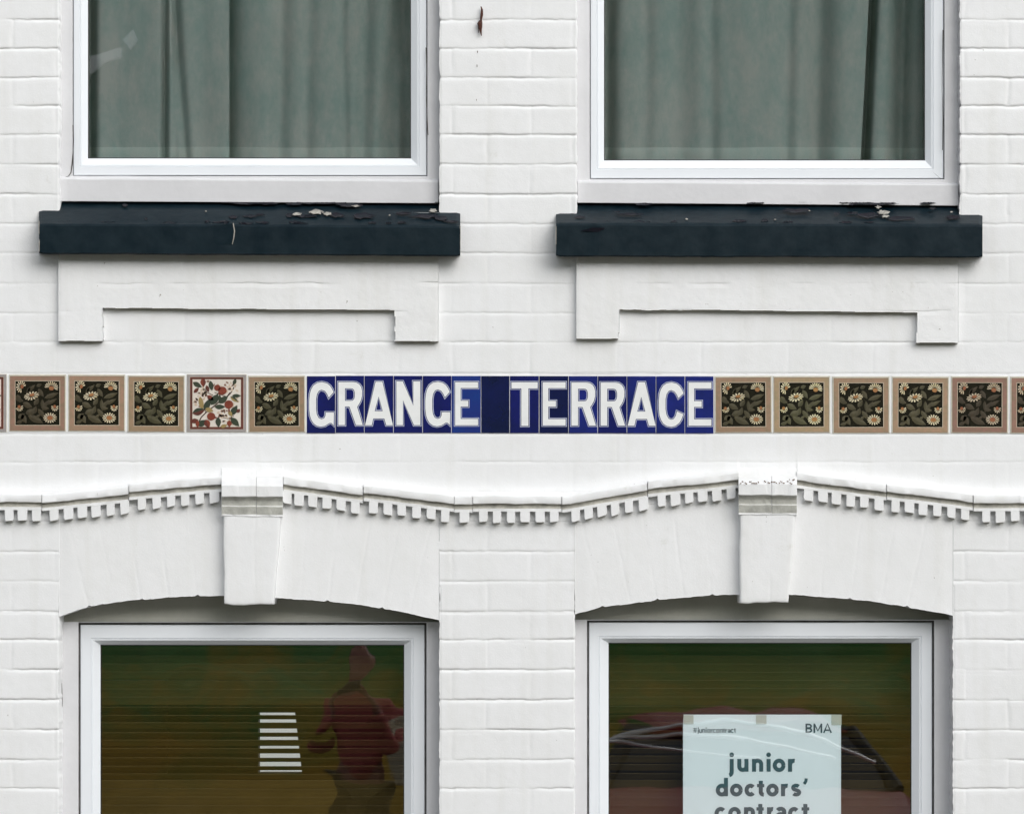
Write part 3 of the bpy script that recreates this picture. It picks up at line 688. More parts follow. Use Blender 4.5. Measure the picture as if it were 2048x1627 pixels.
curtain(1721, 1880, [(1728, 8, .075, .048), (1760, 16, -.008, .03), (1800, 18, .055, .02), (1840, 18, .006, 0), (1862, 10, .03, 0)], .045, 0, 'narrow sage curtain right of the dark slit in the upper right window', base=.135)

# ---- wooden venetian blinds
M_SLAT = mat('brown_wooden_slat', (.085, .056, .013), .6, color2=(.06, .042, .011), var_scale=3, spec=.4)
def blind(x0, x1, y0, y1, pitch, tilt, label, seed):
    o = empty('venetian_blind', P((x0 + x1) / 2, y1, .19), label, 'blind', 'brown slatted blinds behind the lower windows')
    rr = random.Random(seed); b = MB(); y = y0
    while y < y1:
        wv = rr.uniform(-.8, .8); dep = .19; hw = .0125
        rings = []
        a = tilt + (rr.choice((-.55, -.46, -.40, -.33, -.26)) if abs(y - 1480) < 72 else 0) + rr.uniform(-.02, .02)
        for q in np.linspace(x0, x1, 7):
            yy = y + wv + 1.0 * float(vnoise(q, y, 120, seed)); c = P(q, yy, dep)
            p1 = c + Vector((0, -hw * math.cos(a), hw * math.sin(a))); p2 = c + Vector((0, 0, .0016)); p3 = c + Vector((0, hw * math.cos(a), -hw * math.sin(a)))
            t = Vector((0, 0, .0012)); rings.append([p1, p2, p3, p3 - t, p2 - t, p1 - t])
        b.loft(rings, closed=True, caps=True); y += pitch
    b.build('slats', M_SLAT, o)
    h_ = MB(); a = P(x0 - 4, y0 - 50, .17); c = P(x1 + 4, y0 - 14, .21); h_.box((a.x, .172, c.z), (c.x, .208, a.z)); h_.build('head_rail', M_SLAT, o)
blind(190, 822, 1284, 2080, 16.6, R(58), 'brown slatted blind behind the lower left window, bright light showing through some slits', 1)
blind(1206, 1836, 1284, 2080, 16.6, R(61), 'brown slatted blind behind the poster in the lower right window', 2)

# ---- poster taped inside the lower right window
M_PAPER = mat('pale_blue_paper', (.80, .90, .93), .7, var=.05, var_scale=4)
M_INK = mat('dark_teal_ink', (.03, .095, .11), .6)
M_TAPE = mat('yellowed_tape', (.50, .54, .48), .35)
DP = .1145
po = empty('poster', P(1524, 1884, DP), 'pale blue paper poster with dark teal lettering taped inside the lower right window', 'poster')
b = MB(); nx, ny = 16, 24; g = [[P(1366 + 316 * i / (nx - 1) + (1.2 if j == 0 else 0), 1428 + 456 * j / (ny - 1), DP + .0003 * float(vnoise(i * 3.0, j * 3.0, 9, 3))) for i in range(nx)] for j in range(ny)]
b.loft(g, closed=False); paper = b.build('paper', M_PAPER, po, smooth=True)
def letters(spec, base, xh, sw, parent):
    z_ = xh / 25.0
    """bold round sans letters drawn as even strokes; spec = [(glyph, x0, x1)], xh = x-height, sw = stroke width"""
    b = MB(); lay = 0
    def stroke(pts, w_=sw):
        nonlocal lay; lay += 1; dep = DP - .0005 - .00003 * (lay % 12); n_ = len(pts); L_ = []; R_ = []
        for i in range(n_):
            a = Vector(pts[max(0, i - 1)]); c = Vector(pts[min(n_ - 1, i + 1)]); d = (c - a).normalized(); q = Vector((-d.y, d.x)) * w_ / 2; p = Vector(pts[i])
            L_.append(P(*(p + q), dep)); R_.append(P(*(p - q), dep))
        for i in range(n_ - 1): b.poly([L_[i], R_[i], R_[i+1], L_[i+1]])
    def dot(x, y, r):
        nonlocal lay; lay += 1; b.poly([P(x + r * math.cos(t), y + r * math.sin(t), DP - .0009) for t in [2 * math.pi * k / 16 for k in range(16)]])
    def arc(cx, cy, rx, ry, a0, a1, n=18): return [(cx + rx * math.cos(R(a0 + (a1 - a0) * k / n)), cy - ry * math.sin(R(a0 + (a1 - a0) * k / n))) for k in range(n + 1)]
    T = base - xh; h_ = sw / 2
    for g, x0, x1 in spec:
        l, r = x0 + h_, x1 - h_; cx = (l + r) / 2; cy = (base + T) / 2; rx = (r - l) / 2; ry = xh / 2 - h_ + .6
        if g == 'o': stroke(arc(cx, cy, rx, ry, 0, 360, 30))
        elif g == 'c': stroke(arc(cx, cy, rx + .4, ry, 42, 318, 26))
        elif g == 'n': stroke([(l, T), (l, base)]); stroke(arc(cx, T + rx + h_ - .6, rx, rx, 180, 0) + [(r, base)])
        elif g == 'u': stroke([(r, T), (r, base)]); stroke([(l, T)] + arc(cx, base - rx - h_ + .6, rx, rx, 180, 360))
        elif g == 'i': stroke([(cx, T), (cx, base)]); dot(cx, T - 8.2 * z_, 4.6 * z_)
        elif g == 'j': stroke([(r, T), (r, base + 1)] + arc(r - 6 * z_, base + z_, 6 * z_, 6 * z_, 0, -78, 8)); dot(r, T - 8.2 * z_, 4.6 * z_)
        elif g == 'r': stroke([(l, T), (l, base)]); stroke(arc(r + z_, T + 10.8 * z_, r - l + .5 * z_, 7.2 * z_, 180, 78, 10))
        elif g == 'd': stroke([(r, T - 12.5 * z_), (r, base)]); stroke(arc(cx, cy, rx, ry, 0, 360, 30))
        elif g == 't': stroke([(l + 2.6 * z_, T - 6.5 * z_), (l + 2.6 * z_, base - 7 * z_)] + arc(l + 8.2 * z_, base - 8.5 * z_, 5.6 * z_, 5.2 * z_, 180, 275, 8)); stroke([(x0 - z_, T + 3.4 * z_), (x1 - .5 * z_, T + 3.4 * z_)], sw * .8)
        elif g == 's':
            stroke(arc(cx, T + 3.4 + 4.1, rx, 4.3, 35, 250, 14) + arc(cx, base - 3.4 - 4.1, rx + .3, 4.3, 70, -145, 14), sw * .92)
        elif g == 'a': stroke([(r, T + 8 * z_), (r, base)]); stroke(arc(cx, T + 8.5 * z_, rx, 5.4 * z_, 155, 0, 12)); stroke(arc(cx, base - 7.4 * z_, rx, 4.6 * z_, 0, 360, 20), sw * .85)
        elif g == '#':
            for q in (.35, .72): stroke([(x0 + (x1 - x0) * q + .6, T - 3), (x0 + (x1 - x0) * q - .6, base)], sw * .7)
            for q in (.2, .62): stroke([(x0, T - 3 + (xh + 3) * q), (x1, T - 3 + (xh + 3) * q)], sw * .7)
        elif g == 'B': stroke([(l, T - .0), (l, base)]); stroke([(l, T + h_)] + arc(r - 5.2, T + h_ + 3.5, 4.6, 3.5, 90, -90, 8) + [(l, T + h_ + 7)]); stroke([(l, base - h_ - 7.2)] + arc(r - 4.6, base - h_ - 3.6, 4.6, 3.6, 90, -90, 8) + [(l, base - h_)])
        elif g == 'M': stroke([(l, base), (l, T)]); stroke([(r, T), (r, base)]); stroke([(l, T + .6), (cx, base - 4), (r, T + .6)], sw * .9)
        elif g == 'A': stroke([(l, base), (cx, T + .3), (r, base)]); stroke([(l + 3, base - 5.6), (r - 3, base - 5.6)], sw * .85)
        elif g == "'": stroke([(cx + 2, T - 11), (cx + 1.2, T - 5), (cx - 2.2, T)], sw * .75)
    b.build('printed_words', M_INK, parent, fix=False)
letters([('B', 1611, 1624.5), ('M', 1627, 1644.5), ('A', 1646, 1664)], 1464.5, 18.5, 3.3, po)
wds = dict(zip('#juniorcontract', (8, 3, 6, 6, 2.6, 6.6, 4, 6, 6.6, 6, 3.8, 4, 6, 6, 3.8))); x_ = 1386.0; sp_ = []
for g in '#juniorcontract': sp_.append((g, x_, x_ + wds[g])); x_ += wds[g] + .75
k_ = 86.0 / (x_ - .75 - 1386); letters([(g, 1386 + (a - 1386) * k_, 1386 + (c - 1386) * k_) for g, a, c in sp_], 1464, 6.9, 1.5, po)
letters([('j', 1452, 1467.5), ('u', 1474.5, 1497), ('n', 1504, 1526.5), ('i', 1533, 1541.5), ('o', 1545.5, 1571), ('r', 1576, 1591)], 1542, 25.5, 8.2, po)
letters([('d', 1431.5, 1456), ('o', 1460, 1485.5), ('c', 1489.5, 1512), ('t', 1515, 1529), ('o', 1532.5, 1557.5), ('r', 1562, 1577), ('s', 1582, 1602.5), ("'", 1606, 1615)], 1591, 24.5, 8.2, po)
letters([('c', 1429.5, 1453), ('o', 1456.5, 1482), ('n', 1488, 1510), ('t', 1514, 1528), ('r', 1534, 1548), ('a', 1550.5, 1572.5), ('c', 1576.5, 1599.5), ('t', 1604, 1619)], 1638, 25, 8.2, po)
for (a, c, t_, bt) in ((1367, 1387, 1429, 1447), (1512, 1533, 1429, 1447), (1663, 1683, 1428, 1449)):
    b = MB(); b.poly([P(a, t_, DP - .0011), P(c, t_, DP - .0011), P(c, bt, DP - .0011), P(a, bt, DP - .0011)]); b.build('tape', M_TAPE, po)

# ------------------------------------------------------------------ ceramic tiles
M_CREAM = mat('cream_glaze', (.62, .58, .48), .25, color2=(.52, .50, .44), var_scale=60, coat=.4)
M_BORD = mat('pink_brown_glaze', (.35, .215, .145), .3, color2=(.25, .195, .12), var_scale=80, coat=.4, obj_var=.22)
M_LINE = mat('pale_line_glaze', (.52, .44, .34), .3)
M_DARK = mat('black_brown_glaze', (.008, .006, .004), .2, color2=(.015, .011, .006), var_scale=40, coat=.4)
M_PET = mat('cream_petal_glaze', (.56, .47, .26), .3, color2=(.66, .60, .46), var_scale=90, obj_var=.2)
M_CEN = mat('rust_centre_glaze', (.27, .10, .045), .3, color2=(.33, .17, .06), var_scale=70, obj_var=.15)
M_LF1 = mat('olive_leaf_glaze', (.065, .054, .026), .3, color2=(.04, .036, .02), var_scale=60, obj_var=.3)
M_LF2 = mat('grey_leaf_glaze', (.09, .08, .048), .3, color2=(.055, .046, .028), var_scale=60, obj_var=.3)
M_GREYB = mat('mauve_grey_glaze', (.36, .33, .32), .3, var=.2, var_scale=40, coat=.4)
M_RED = mat('dark_red_glaze', (.13, .032, .024), .3, color2=(.085, .032, .024), var_scale=40)
M_IVORY = mat('ivory_glaze', (.70, .64, .57), .25, var=.1, var_scale=40, coat=.4)
M_GRN = mat('dark_green_glaze', (.030, .042, .030), .3, color2=(.05, .06, .035), var_scale=60)
M_FRU = mat('pomegranate_glaze', (.23, .05, .03), .3, color2=(.16, .035, .02), var_scale=50)
M_BLO = mat('blossom_glaze', (.50, .36, .27), .3, color2=(.60, .50, .38), var_scale=120)
M_TWIG = mat('twig_glaze', (.06, .03, .022), .3)
PROUD = .0022
def tile_body(b, w_, h_, mi=0):
    e = .0012; y = -PROUD
    b.loft([[(-w_/2, .01, -h_/2), (w_/2, .01, -h_/2), (w_/2, .01, h_/2), (-w_/2, .01, h_/2)], [(-w_/2, y + e, -h_/2), (w_/2, y + e, -h_/2), (w_/2, y + e, h_/2), (-w_/2, y + e, h_/2)],
            [(-w_/2 + e, y, -h_/2 + e), (w_/2 - e, y, -h_/2 + e), (w_/2 - e, y, h_/2 - e), (-w_/2 + e, y, h_/2 - e)]], closed=True, mat=mi)
    b.poly([(-w_/2 + e, y, -h_/2 + e), (w_/2 - e, y, -h_/2 + e), (w_/2 - e, y, h_/2 - e), (-w_/2 + e, y, h_/2 - e)], mi)
class Art:
    """paints in tile units: u right, v down, origin at the tile's centre, s metres per unit"""
    def __init__(s, b): s.b = b; s.k = 0
    def lay(s): s.k += 1
    def y(s): return -PROUD - .00012 * (s.k + 1)
    def rect(s, u0, v0, u1, v1, m): s.lay(); s.b.poly([(u0 * S, s.y(), -v1 * S), (u1 * S, s.y(), -v1 * S), (u1 * S, s.y(), -v0 * S), (u0 * S, s.y(), -v0 * S)], m)
    def shape(s, pts, m): s.b.poly([(u * S, s.y(), -v * S) for u, v in reversed(pts)], m)
    def ell(s, u, v, ru, rv, m, rot=0, n=12):
        c, q = math.cos(rot), math.sin(rot)
        s.shape([(u + ru * math.cos(t) * c - rv * math.sin(t) * q, v + ru * math.cos(t) * q + rv * math.sin(t) * c) for t in [2 * math.pi * i / n for i in range(n)]], m)
    def leaf(s, u, v, L_, wd, ang, m, m2=None):
        c, q = math.cos(ang), math.sin(ang); n = 7
        up = [(t, wd * math.sin(math.pi * t ** .85)) for t in [i / n for i in range(n + 1)]]
        def tr(t, o): x = (t - .5) * L_; return (u + x * c - o * q, v + x * q + o * c)
        s.shape([tr(t, o) for t, o in up], m)
        s.shape([tr(t, -o * .9) for t, o in reversed(up)], m2 if m2 is not None else m)
    def daisy(s, u, v, ru, rv, rot, a0, a1, n, pm, cm, cu=0, cv=0, cr=.34):
        ru *= .93; rv *= .93; cr *= 1.0
        s.lay(); c, q = math.cos(rot), math.sin(rot)
        for i in range(n):
            a = a0 + (a1 - a0) * (i + .5) / n; w_ = (a1 - a0) / n * .31
            pts = []
            for (rad, da) in ((.30, -.5), (.62, -1), (.9, -.85), (1.0, 0), (.9, .85), (.62, 1), (.30, .5)):
                aa = a + da * w_; x = ru * rad * math.cos(aa); y = rv * rad * math.sin(aa); pts.append((u + x * c - y * q, v + x * q + y * c))
            s.shape(pts, pm)
        s.lay(); s.ell(u + cu, v + cv, ru * cr, rv * cr, cm, rot)
def daisy_tile_mesh():
    b = MB(); tile_body(b, 114.5 * S, 114 * S); A = Art(b)
    A.rect(-54.8, -53.8, 54.8, 55.3, 8); A.rect(-54, -53, 54, 54.5, 1); A.rect(-45, -44.5, 45.5, 45.2, 2); A.rect(-43.8, -43.4, 44.2, 44, 3)
    U = lambda u: -44 + 88 * u
    rr = random.Random(2); A.lay()
    for (u, v, L_, wd, an) in ((.36, .17, 22, 4, -.7), (.30, .20, 16, 3, -1.1), (.82, .33, 30, 5, -.35), (.07, .40, 16, 6, 1.2), (.12, .44, 12, 4, .4), (.28, .55, 22, 6, .5), (.48, .47, 17, 5, -1.0), (.36, .70, 24, 7, -.3), (.44, .66, 18, 5, -1.2),
                               (.14, .80, 16, 6, -.6), (.20, .86, 20, 6, 1.1), (.46, .87, 34, 7, .45), (.62, .55, 24, 4, 1.5), (.70, .52, 22, 4, -.9), (.82, .47, 26, 4, -.45), (.58, .27, 20, 5, 1.0), (.60, .74, 24, 5, .9), (.54, .10, 12, 4, -.4), (.68, .62, 16, 4, .1), (.10, .93, 14, 4, -.3), (.52, .80, 12, 3, -.7)):
        A.leaf(U(u), U(v), L_, wd, an, 6, 7)
        if rr.random() < .5: A.lay()
    A.lay()
    p = math.pi
    A.daisy(U(.13), U(.13), 10.5, 13.5, .2, p * .35, p * 1.95, 10, 4, 5, 2, 0, .32)
    A.daisy(U(.82), U(.145), 15, 13, .1, p * .92, p * 2.15, 11, 4, 5, 0, 2, .36)
    A.daisy(U(.37), U(.34), 17, 9.2, -.22, 0, 2 * p, 13, 4, 5, 1, -2, .33)
    A.daisy(U(.095), U(.605), 8.5, 8.5, -.25, -p * .15, p * 1.05, 7, 4, 5, -.5, -1.5, .4)
    A.daisy(U(.90), U(.60), 8, 9, .1, -p * .2, p * 1.15, 7, 4, 5, -.5, -1.5, .4)
    A.daisy(U(.79), U(.84), 15, 11.5, 0, 0, 2 * p, 15, 4, 5, 0, 0, .42)
    return b
def fruit_tile_mesh():
    b = MB(); tile_body(b, 120 * S, 116 * S); A = Art(b)
    A.rect(-59, -57, 59, 57, 1); A.rect(-53.8, -52.6, 53.8, 52.6, 2); A.rect(-53.2, -52.0, 53.2, 52.0, 3); A.rect(-48.6, -47.6, 48.6, 47.6, 2); A.rect(-47.9, -46.9, 47.9, 46.9, 4)
    def UV(x, y): return (-48.6 + 97.2 * (x - 165) / 670, -47.6 + 95.2 * (y - 120) / 655)
    A.lay()
    def limb(pts, w_):
        for (x0, y0), (x1, y1) in zip(pts, pts[1:]):
            a, c = UV(x0, y0), UV(x1, y1); d = Vector((c[0] - a[0], c[1] - a[1])); n = Vector((-d.y, d.x)).normalized() * w_
            A.shape([(a[0] + n.x, a[1] + n.y), (a[0] - n.x, a[1] - n.y), (c[0] - n.x, c[1] - n.y), (c[0] + n.x, c[1] + n.y)], 8)
    limb([(235, 745), (290, 640), (360, 570), (450, 500), (540, 425), (620, 380), (700, 300), (760, 190)], 1.2); limb([(450, 340), (370, 300), (300, 220)], .8); limb([(350, 575), (330, 520), (290, 400)], .8); limb([(560, 640), (660, 660), (740, 620)], .7); limb([(680, 300), (640, 360), (470, 300)], .7)
    rr = random.Random(8); A.lay()
    for (cx, cy, n) in ((310, 310, 16), (705, 225, 16), (575, 595, 16), (205, 430, 9), (620, 670, 8), (760, 400, 6), (560, 160, 5), (450, 150, 4), (720, 690, 6), (330, 270, 6)):
        for i in range(n):
            u, v = UV(cx + rr.gauss(0, 34), cy + rr.gauss(0, 34))
            if abs(u) < 45 and abs(v) < 44:
                A.ell(u, v, rr.uniform(1.6, 4), rr.uniform(1.2, 2.6), 7 if rr.random() < .72 else 10, rr.uniform(0, 3), 7)
    A.lay()
    for (x, y, L_, wd, an, m1, m2) in ((235, 195, 17, 4, .5, 5, 5), (315, 165, 15, 4.5, 1.5, 6, 3), (425, 210, 17, 4, 1.4, 5, 5), (748, 150, 11, 3, -1.2, 5, 5), (220, 270, 12, 3, -.8, 3, 3), (470, 395, 22, 6, -1.0, 5, 5), (590, 398, 20, 5, -.6, 5, 5), (775, 345, 15, 3, 0, 5, 5), (415, 375, 13, 4, .6, 3, 6), (370, 465, 22, 5, -1.1, 5, 5), (290, 455, 24, 4, 1.4, 9, 9), (545, 497, 18, 4, 0, 5, 5), (745, 395, 16, 3, .6, 9, 5), (740, 545, 20, 5, -1.0, 5, 5), (255, 560, 22, 6, -.3, 3, 5), (200, 690, 13, 4, -.2, 3, 3), (300, 720, 16, 5, -.7, 5, 5), (375, 730, 15, 5, 1.2, 3, 6), (525, 710, 17, 4.5, 1.5, 5, 5), (755, 705, 20, 5, .8, 5, 5), (678, 730, 11, 4, 1.6, 6, 6), (238, 735, 12, 3, 1.6, 6, 6), (375, 250, 12, 3, 1.2, 3, 3), (540, 380, 11, 3, 1.6, 5, 5), (400, 540, 14, 4, .3, 9, 9), (690, 590, 12, 3, 1.0, 9, 9), (600, 760, 12, 3, -.3, 9, 9), (800, 550, 8, 3, -.8, 3, 3)):
        u, v = UV(x, y); A.leaf(u, v, L_ * 1.22, wd * 1.3, an, m1, m2)
        if rr.random() < .4: A.lay()
    A.lay()
    for (x, y, r) in ((510, 235, 6.5), (580, 275, 8.6), (668, 465, 8.8), (425, 630, 8.4)):
        u, v = UV(x, y); A.ell(u, v, r, r * .95, 6, 0, 14)
    A.lay()
    for (x, y, L_, an) in ((672, 545, 10, 1.57), (485, 645, 8, .1), (540, 320, 8, .8)):
        u, v = UV(x, y); A.leaf(u, v, L_, 1.8, an, 6, 3)
    return b
DM = [M_CREAM, M_BORD, M_LINE, M_DARK, M_PET, M_CEN, M_LF1, M_LF2, mat('brown_edge_glaze', (.24, .16, .11), .3)]
FM = [M_CREAM, M_GREYB, M_LINE, M_RED, M_IVORY, M_GRN, M_FRU, M_BLO, M_TWIG, mat('ochre_leaf_glaze', (.30, .22, .09), .3), mat('brown_blossom_glaze', (.24, .14, .10), .3)]
def place(o, px_, py_, rot=0):
    o.location = (WX(px_), 0, WZ(py_)); o.rotation_euler = (0, rot, 0)
def put_mesh(b, name, mats):
    o = b.build(name, mats, fix=False); return o
dt0 = put_mesh(daisy_tile_mesh(), 'floral_tile', DM)
GT = 'floral tiles in the band across the wall'
daisies = [(75, 805.5, 'dark daisy tile beside the cut off fruit tile at the left end of the band'),
           (193.5, 805.5, 'dark daisy tile second to the left of the whole fruit tile'),
           (312.5, 807, 'dark daisy tile immediately left of the whole pomegranate tile'),
           (553.5, 807.5, 'olive toned daisy tile between the pomegranate tile and the blue letter G'),
           (1486.5, 808.5, 'dark daisy tile touching the last blue letter E'),
           (1603, 808.5, 'dark daisy tile second to the right of the blue name sign'),
           (1722, 809.5, 'dark daisy tile third to the right of the blue name sign'),
           (1840.5, 809.5, 'grey toned daisy tile fourth to the right of the blue name sign'),
           (1959, 809, 'redder bordered daisy tile with golden flower, last whole tile on the right'),
           (2077.5, 809.5, 'daisy tile cut off by the right edge of the picture')]
rr = random.Random(12)
for i, (x, y, lb) in enumerate(daisies):
    o = dt0 if i == 0 else dt0.copy()
    if i: col.objects.link(o)
    place(o, x, y, rr.uniform(-.006, .006)); tag(o, lb, 'tile', GT)
ft0 = put_mesh(fruit_tile_mesh(), 'floral_tile', FM)
for i, (x, y, lb) in enumerate([(433.5, 806, 'pale pomegranate tile with red fruit and dark leaves, whole, left of the sign'), (-46, 805.5, 'pale fruit tile mostly cut off by the left edge of the picture')]):
    o = ft0 if i == 0 else ft0.copy()
    if i: col.objects.link(o)
    place(o, x, y, .002); tag(o, lb, 'tile', GT)

# ---- the blue name sign, one lettered tile per character
LET = {
 'E': [[(7.3,12.8),(52.9,12.8),(52.9,24.5),(18.3,24.5),(18.3,50),(33.5,50),(33.5,61.5),(18.3,61.5),(18.3,86.3),(52.9,86.3),(52.9,98.9),(7.3,98.9)]],
 'R': [[(5.9,13.2),(36,13.2),(42,14.2),(47.5,17.5),(51.5,23),(53.3,31),(53,41),(50.5,50.5),(47,57),(43.3,62.5),(54.6,99),(41,99),(28,62),(18.9,62),(18.9,99),(5.9,99)], [(19,25.5),(31,25.5),(34.5,26.2),(37.3,29),(38.7,34),(38.7,42),(37.3,47),(34.5,50),(31,50.6),(19,50.6)]],
 'A': [[(22.6,12.4),(36,12.4),(57.3,99.2),(44,99.2),(40,85.7),(17.8,85.7),(14.9,99.2),(1.6,99.2)], [(28.6,41.6),(36.9,71),(20.6,71)]],
 'N': [[(5.9,11.5),(18.5,11.5),(39.7,60),(39.7,11.5),(53.5,11.5),(53.5,98.9),(41,98.9),(19,49),(19,98.9),(5.9,98.9)]],
 'T': [[(3.7,12.9),(56,12.9),(56,25.1),(37.4,25.1),(37.4,99.9),(23.4,99.9),(23.4,25.1),(3.7,25.1)]],
 'G': [[(54.2,32.5),(51,25.5),(47,19.5),(41,14.8),(31,12.3),(21,14),(14,19),(9.5,26.5),(6.8,36),(5.5,50),(5.5,66),(7,79),(10,88),(14.5,95),(21,99.6),(29,101.2),(37,99.6),(43,96),(46.5,93.8),(50,94),(54.5,98.8),(55,73),(38.5,73),(38,79.5),(35.5,84.5),(30,86.3),(24.5,84),(20.7,77),(19.3,66),(19.3,46),(21,36),(25,29.5),(30.5,27.5),(37,30),(41.5,36),(44.7,43)]],
 'C': [[(55,34.4),(51.5,26.5),(47,20),(41,15.3),(31,12.8),(21,14.5),(14,19.5),(9.5,27),(6.8,36),(5.5,50),(5.5,65),(7,78.5),(10,87.5),(14.5,94.8),(21.5,99.6),(30.5,101.3),(39,99.4),(46,94),(50.5,87),(54.4,76.3),(41.8,70.5),(39.5,79.5),(35.5,85.5),(30.5,87.3),(25,85),(20.7,77),(19,66),(19,46),(21,36),(25,30),(30.5,28),(37,31),(41.5,37),(44.7,44)]]}
def offset_poly(p, d):
    n = len(p); A = sum(p[i][0] * p[(i+1) % n][1] - p[(i+1) % n][0] * p[i][1] for i in range(n)); sg = 1 if A > 0 else -1
    out = []
    for i in range(n):
        a, c, e = Vector(p[i-1]), Vector(p[i]), Vector(p[(i+1) % n])
        d1 = (c - a).normalized(); d2 = (e - c).normalized(); n1 = Vector((d1.y, -d1.x)) * sg; n2 = Vector((d2.y, -d2.x)) * sg
        k = n1 + n2; k = k.normalized() if k.length > 1e-6 else n1
        out.append(tuple(c + k * d / max(.55, k.dot(n1))))
    return out
M_WHT = mat('white_letter_glaze', (.84, .85, .85), .22, var=.07, var_scale=25, coat=.3)
M_KEY = mat('pale_blue_keyline', (.56, .60, .78), .25)
M_INKB = mat('navy_keyline', (.012, .015, .09), .25)
def blue(k):
    c = [(.009, .011, .125), (.013, .020, .185), (.006, .009, .070)][k]
    c2 = tuple(q * f for q, f in zip(c, (.75, .8, .6)))
    return mat('cobalt_glaze', c, .18, color2=c2, var_scale=14, coat=.5)
BL = [blue(0), blue(1), blue(2)]; BLE = mat('brighter_cobalt_glaze', (.012, .038, .21), .18, color2=(.018, .024, .17), var_scale=14, coat=.5)
sign = empty('name_sign', (WX(1020), 0, WZ(866)), 'blue and white ceramic letter tile sign reading GRANGE TERRACE, set in the wall', 'sign')
EDG = [613, 671, 728.7, 787, 845.2, 903, 962, 1019.3, 1078.2, 1137, 1195.4, 1253.8, 1312, 1369.7, 1427.5]
word = 'GRANGE TERRACE'; shade = [0, 0, 0, 0, 0, 3, 2, 0, 2, 1, 0, 1, 1, 1]
for i, ch in enumerate(word):
    x0, x1 = EDG[i] + .55, EDG[i+1] - .55; t0 = (752, 866) if i < 1 else (751 + .1 * i, 865.2 + .1 * i)
    wd = x1 - x0; cx = (x0 + x1) / 2; cy = (t0[0] + t0[1]) / 2
    b = MB(); tile_body(b, wd * S, (t0[1] - t0[0]) * S)
    dx, dz = WX(cx), WZ(cy); b.v = [(v[0] + dx, v[1], v[2] + dz) for v in b.v]
    tl = b.build('letter_tile', BLE if shade[i] == 3 else BL[shade[i]], sign, fix=False)
    tl['label'] = ('blue tile with white letter ' + ch) if ch != ' ' else 'plain dark blue tile between the two words'
    if ch == ' ': continue
    lb = MB()
    for k, (off, mi) in enumerate(((2.5, 1), (1.45, 2), (.1, 0))):
        loops = []
        for j, lp in enumerate(LET[ch]):
            q = offset_poly(lp, off if j == 0 else -off)
            loops.append([Vector((min(max(u, .4), 57.8), v, 0)) for u, v in q])
        flat = [p for l_ in loops for p in l_]; yy = -PROUD - .00025 * (k + 1); i0 = len(lb.v)
        lb.v += [(WX(EDG[i] + p.x), yy, WZ(t0[0] - .3 + p.y)) for p in flat]
        for t in tessellate_polygon(loops): lb.f.append(tuple(i0 + q for q in t)); lb.m.append(mi)
    lb.build('letter', [M_WHT, M_KEY, M_INKB], tl, fix=False)

# ---- rusty stub of an old fixing
hk = empty('wall_hook', P(960, 72, 0), 'small rusty iron hook remnant with rust streak on the white brick between upper windows', 'hook')
b = MB(); prof = [(962, 13, 1.0), (964, 20, 2.6), (963.5, 30, 3.6), (962, 40, 2.6), (961, 42, 4.2), (959.5, 47, 6.6), (960.5, 54, 5.2), (961, 60, 3.4), (962, 66, 2.0), (963, 72, 1.0)]
rings = []
for (x, y, r) in prof:
    rings.append([P(x + r * math.cos(t) * .8, y, -.009 + r * S * 1.2 * math.sin(t)) for t in [k * math.pi / 3 for k in range(6)]])
b.loft(rings, closed=True, caps=True); b.build('rusted_shank', M_RUST, hk)
b = MB(); b.loft([[P(956, 50, -.004), P(957.5, 50, -.004), P(957.5, 50, -.002)], [P(956.5, 66, -.004), P(957.5, 66, -.004), P(957.5, 66, -.002)]], closed=True, caps=True); b.build('rust_streak', M_RUST, hk)
for (x, y, a, c_) in ((955, 104, .8, 2.5), (954, 132, .8, 3), (953, 200, .6, 2)):
    b = MB()
    b.poly([P(x - a, y - c_, -.0035), P(x + a, y - c_ * .6, -.0035), P(x + a * .7, y + c_, -.0035), P(x - a * .6, y + c_ * .8, -.0035)]); b.build('rust_spot', M_RUST, hk)

# ------------------------------------------------------------------ across the road, seen only as reflections in the panes
def tube(b, pts, r, m=0, n=8):
    rings = []
    for i, p in enumerate(pts):
        a = Vector(pts[max(0, i-1)]); c = Vector(pts[min(len(pts)-1, i+1)]); d = (c - a).normalized(); u = d.orthogonal().normalized(); v = d.cross(u); rr_ = r[i] if isinstance(r, (list, tuple)) else r
        rings.append([Vector(p) + (u * math.cos(2 * math.pi * k / n) + v * math.sin(2 * math.pi * k / n)) * rr_ for k in range(n)])
    b.loft(rings, closed=True, caps=True, mat=m)
# car parked nose-on to the house
CX = 1.22
M_CARR = mat('dark_red_car_paint', (.24, .005, .011), .5, spec=.25, coat=.03); M_CARG = mat('dark_car_glass', (.006, .006, .009), .08, spec=.5); M_TYRE = mat('tyre_rubber', (.02, .02, .02), .8)
M_CHR = mat('bright_trim', (.75, .75, .76), .3, metallic=.6); M_LAMP = mat('headlamp_plastic', (.7, .7, .72), .1)
car = empty('parked_car', (CX, -9.2, 0), 'dark red car parked nose-on across the road, mirrored in the poster window', 'car')
def car_ring(d, hw, zb, zt, rnd):
    return [(CX - hw, -d, zb), (CX - hw - .02, -d, (zb + zt) / 2), (CX - hw + rnd * .3, -d, zt - rnd), (CX - hw + rnd, -d, zt - .02), (CX, -d, zt), (CX + hw - rnd, -d, zt - .02), (CX + hw - rnd * .3, -d, zt - rnd), (CX + hw + .02, -d, (zb + zt) / 2), (CX + hw, -d, zb), (CX, -d, zb - .03)]
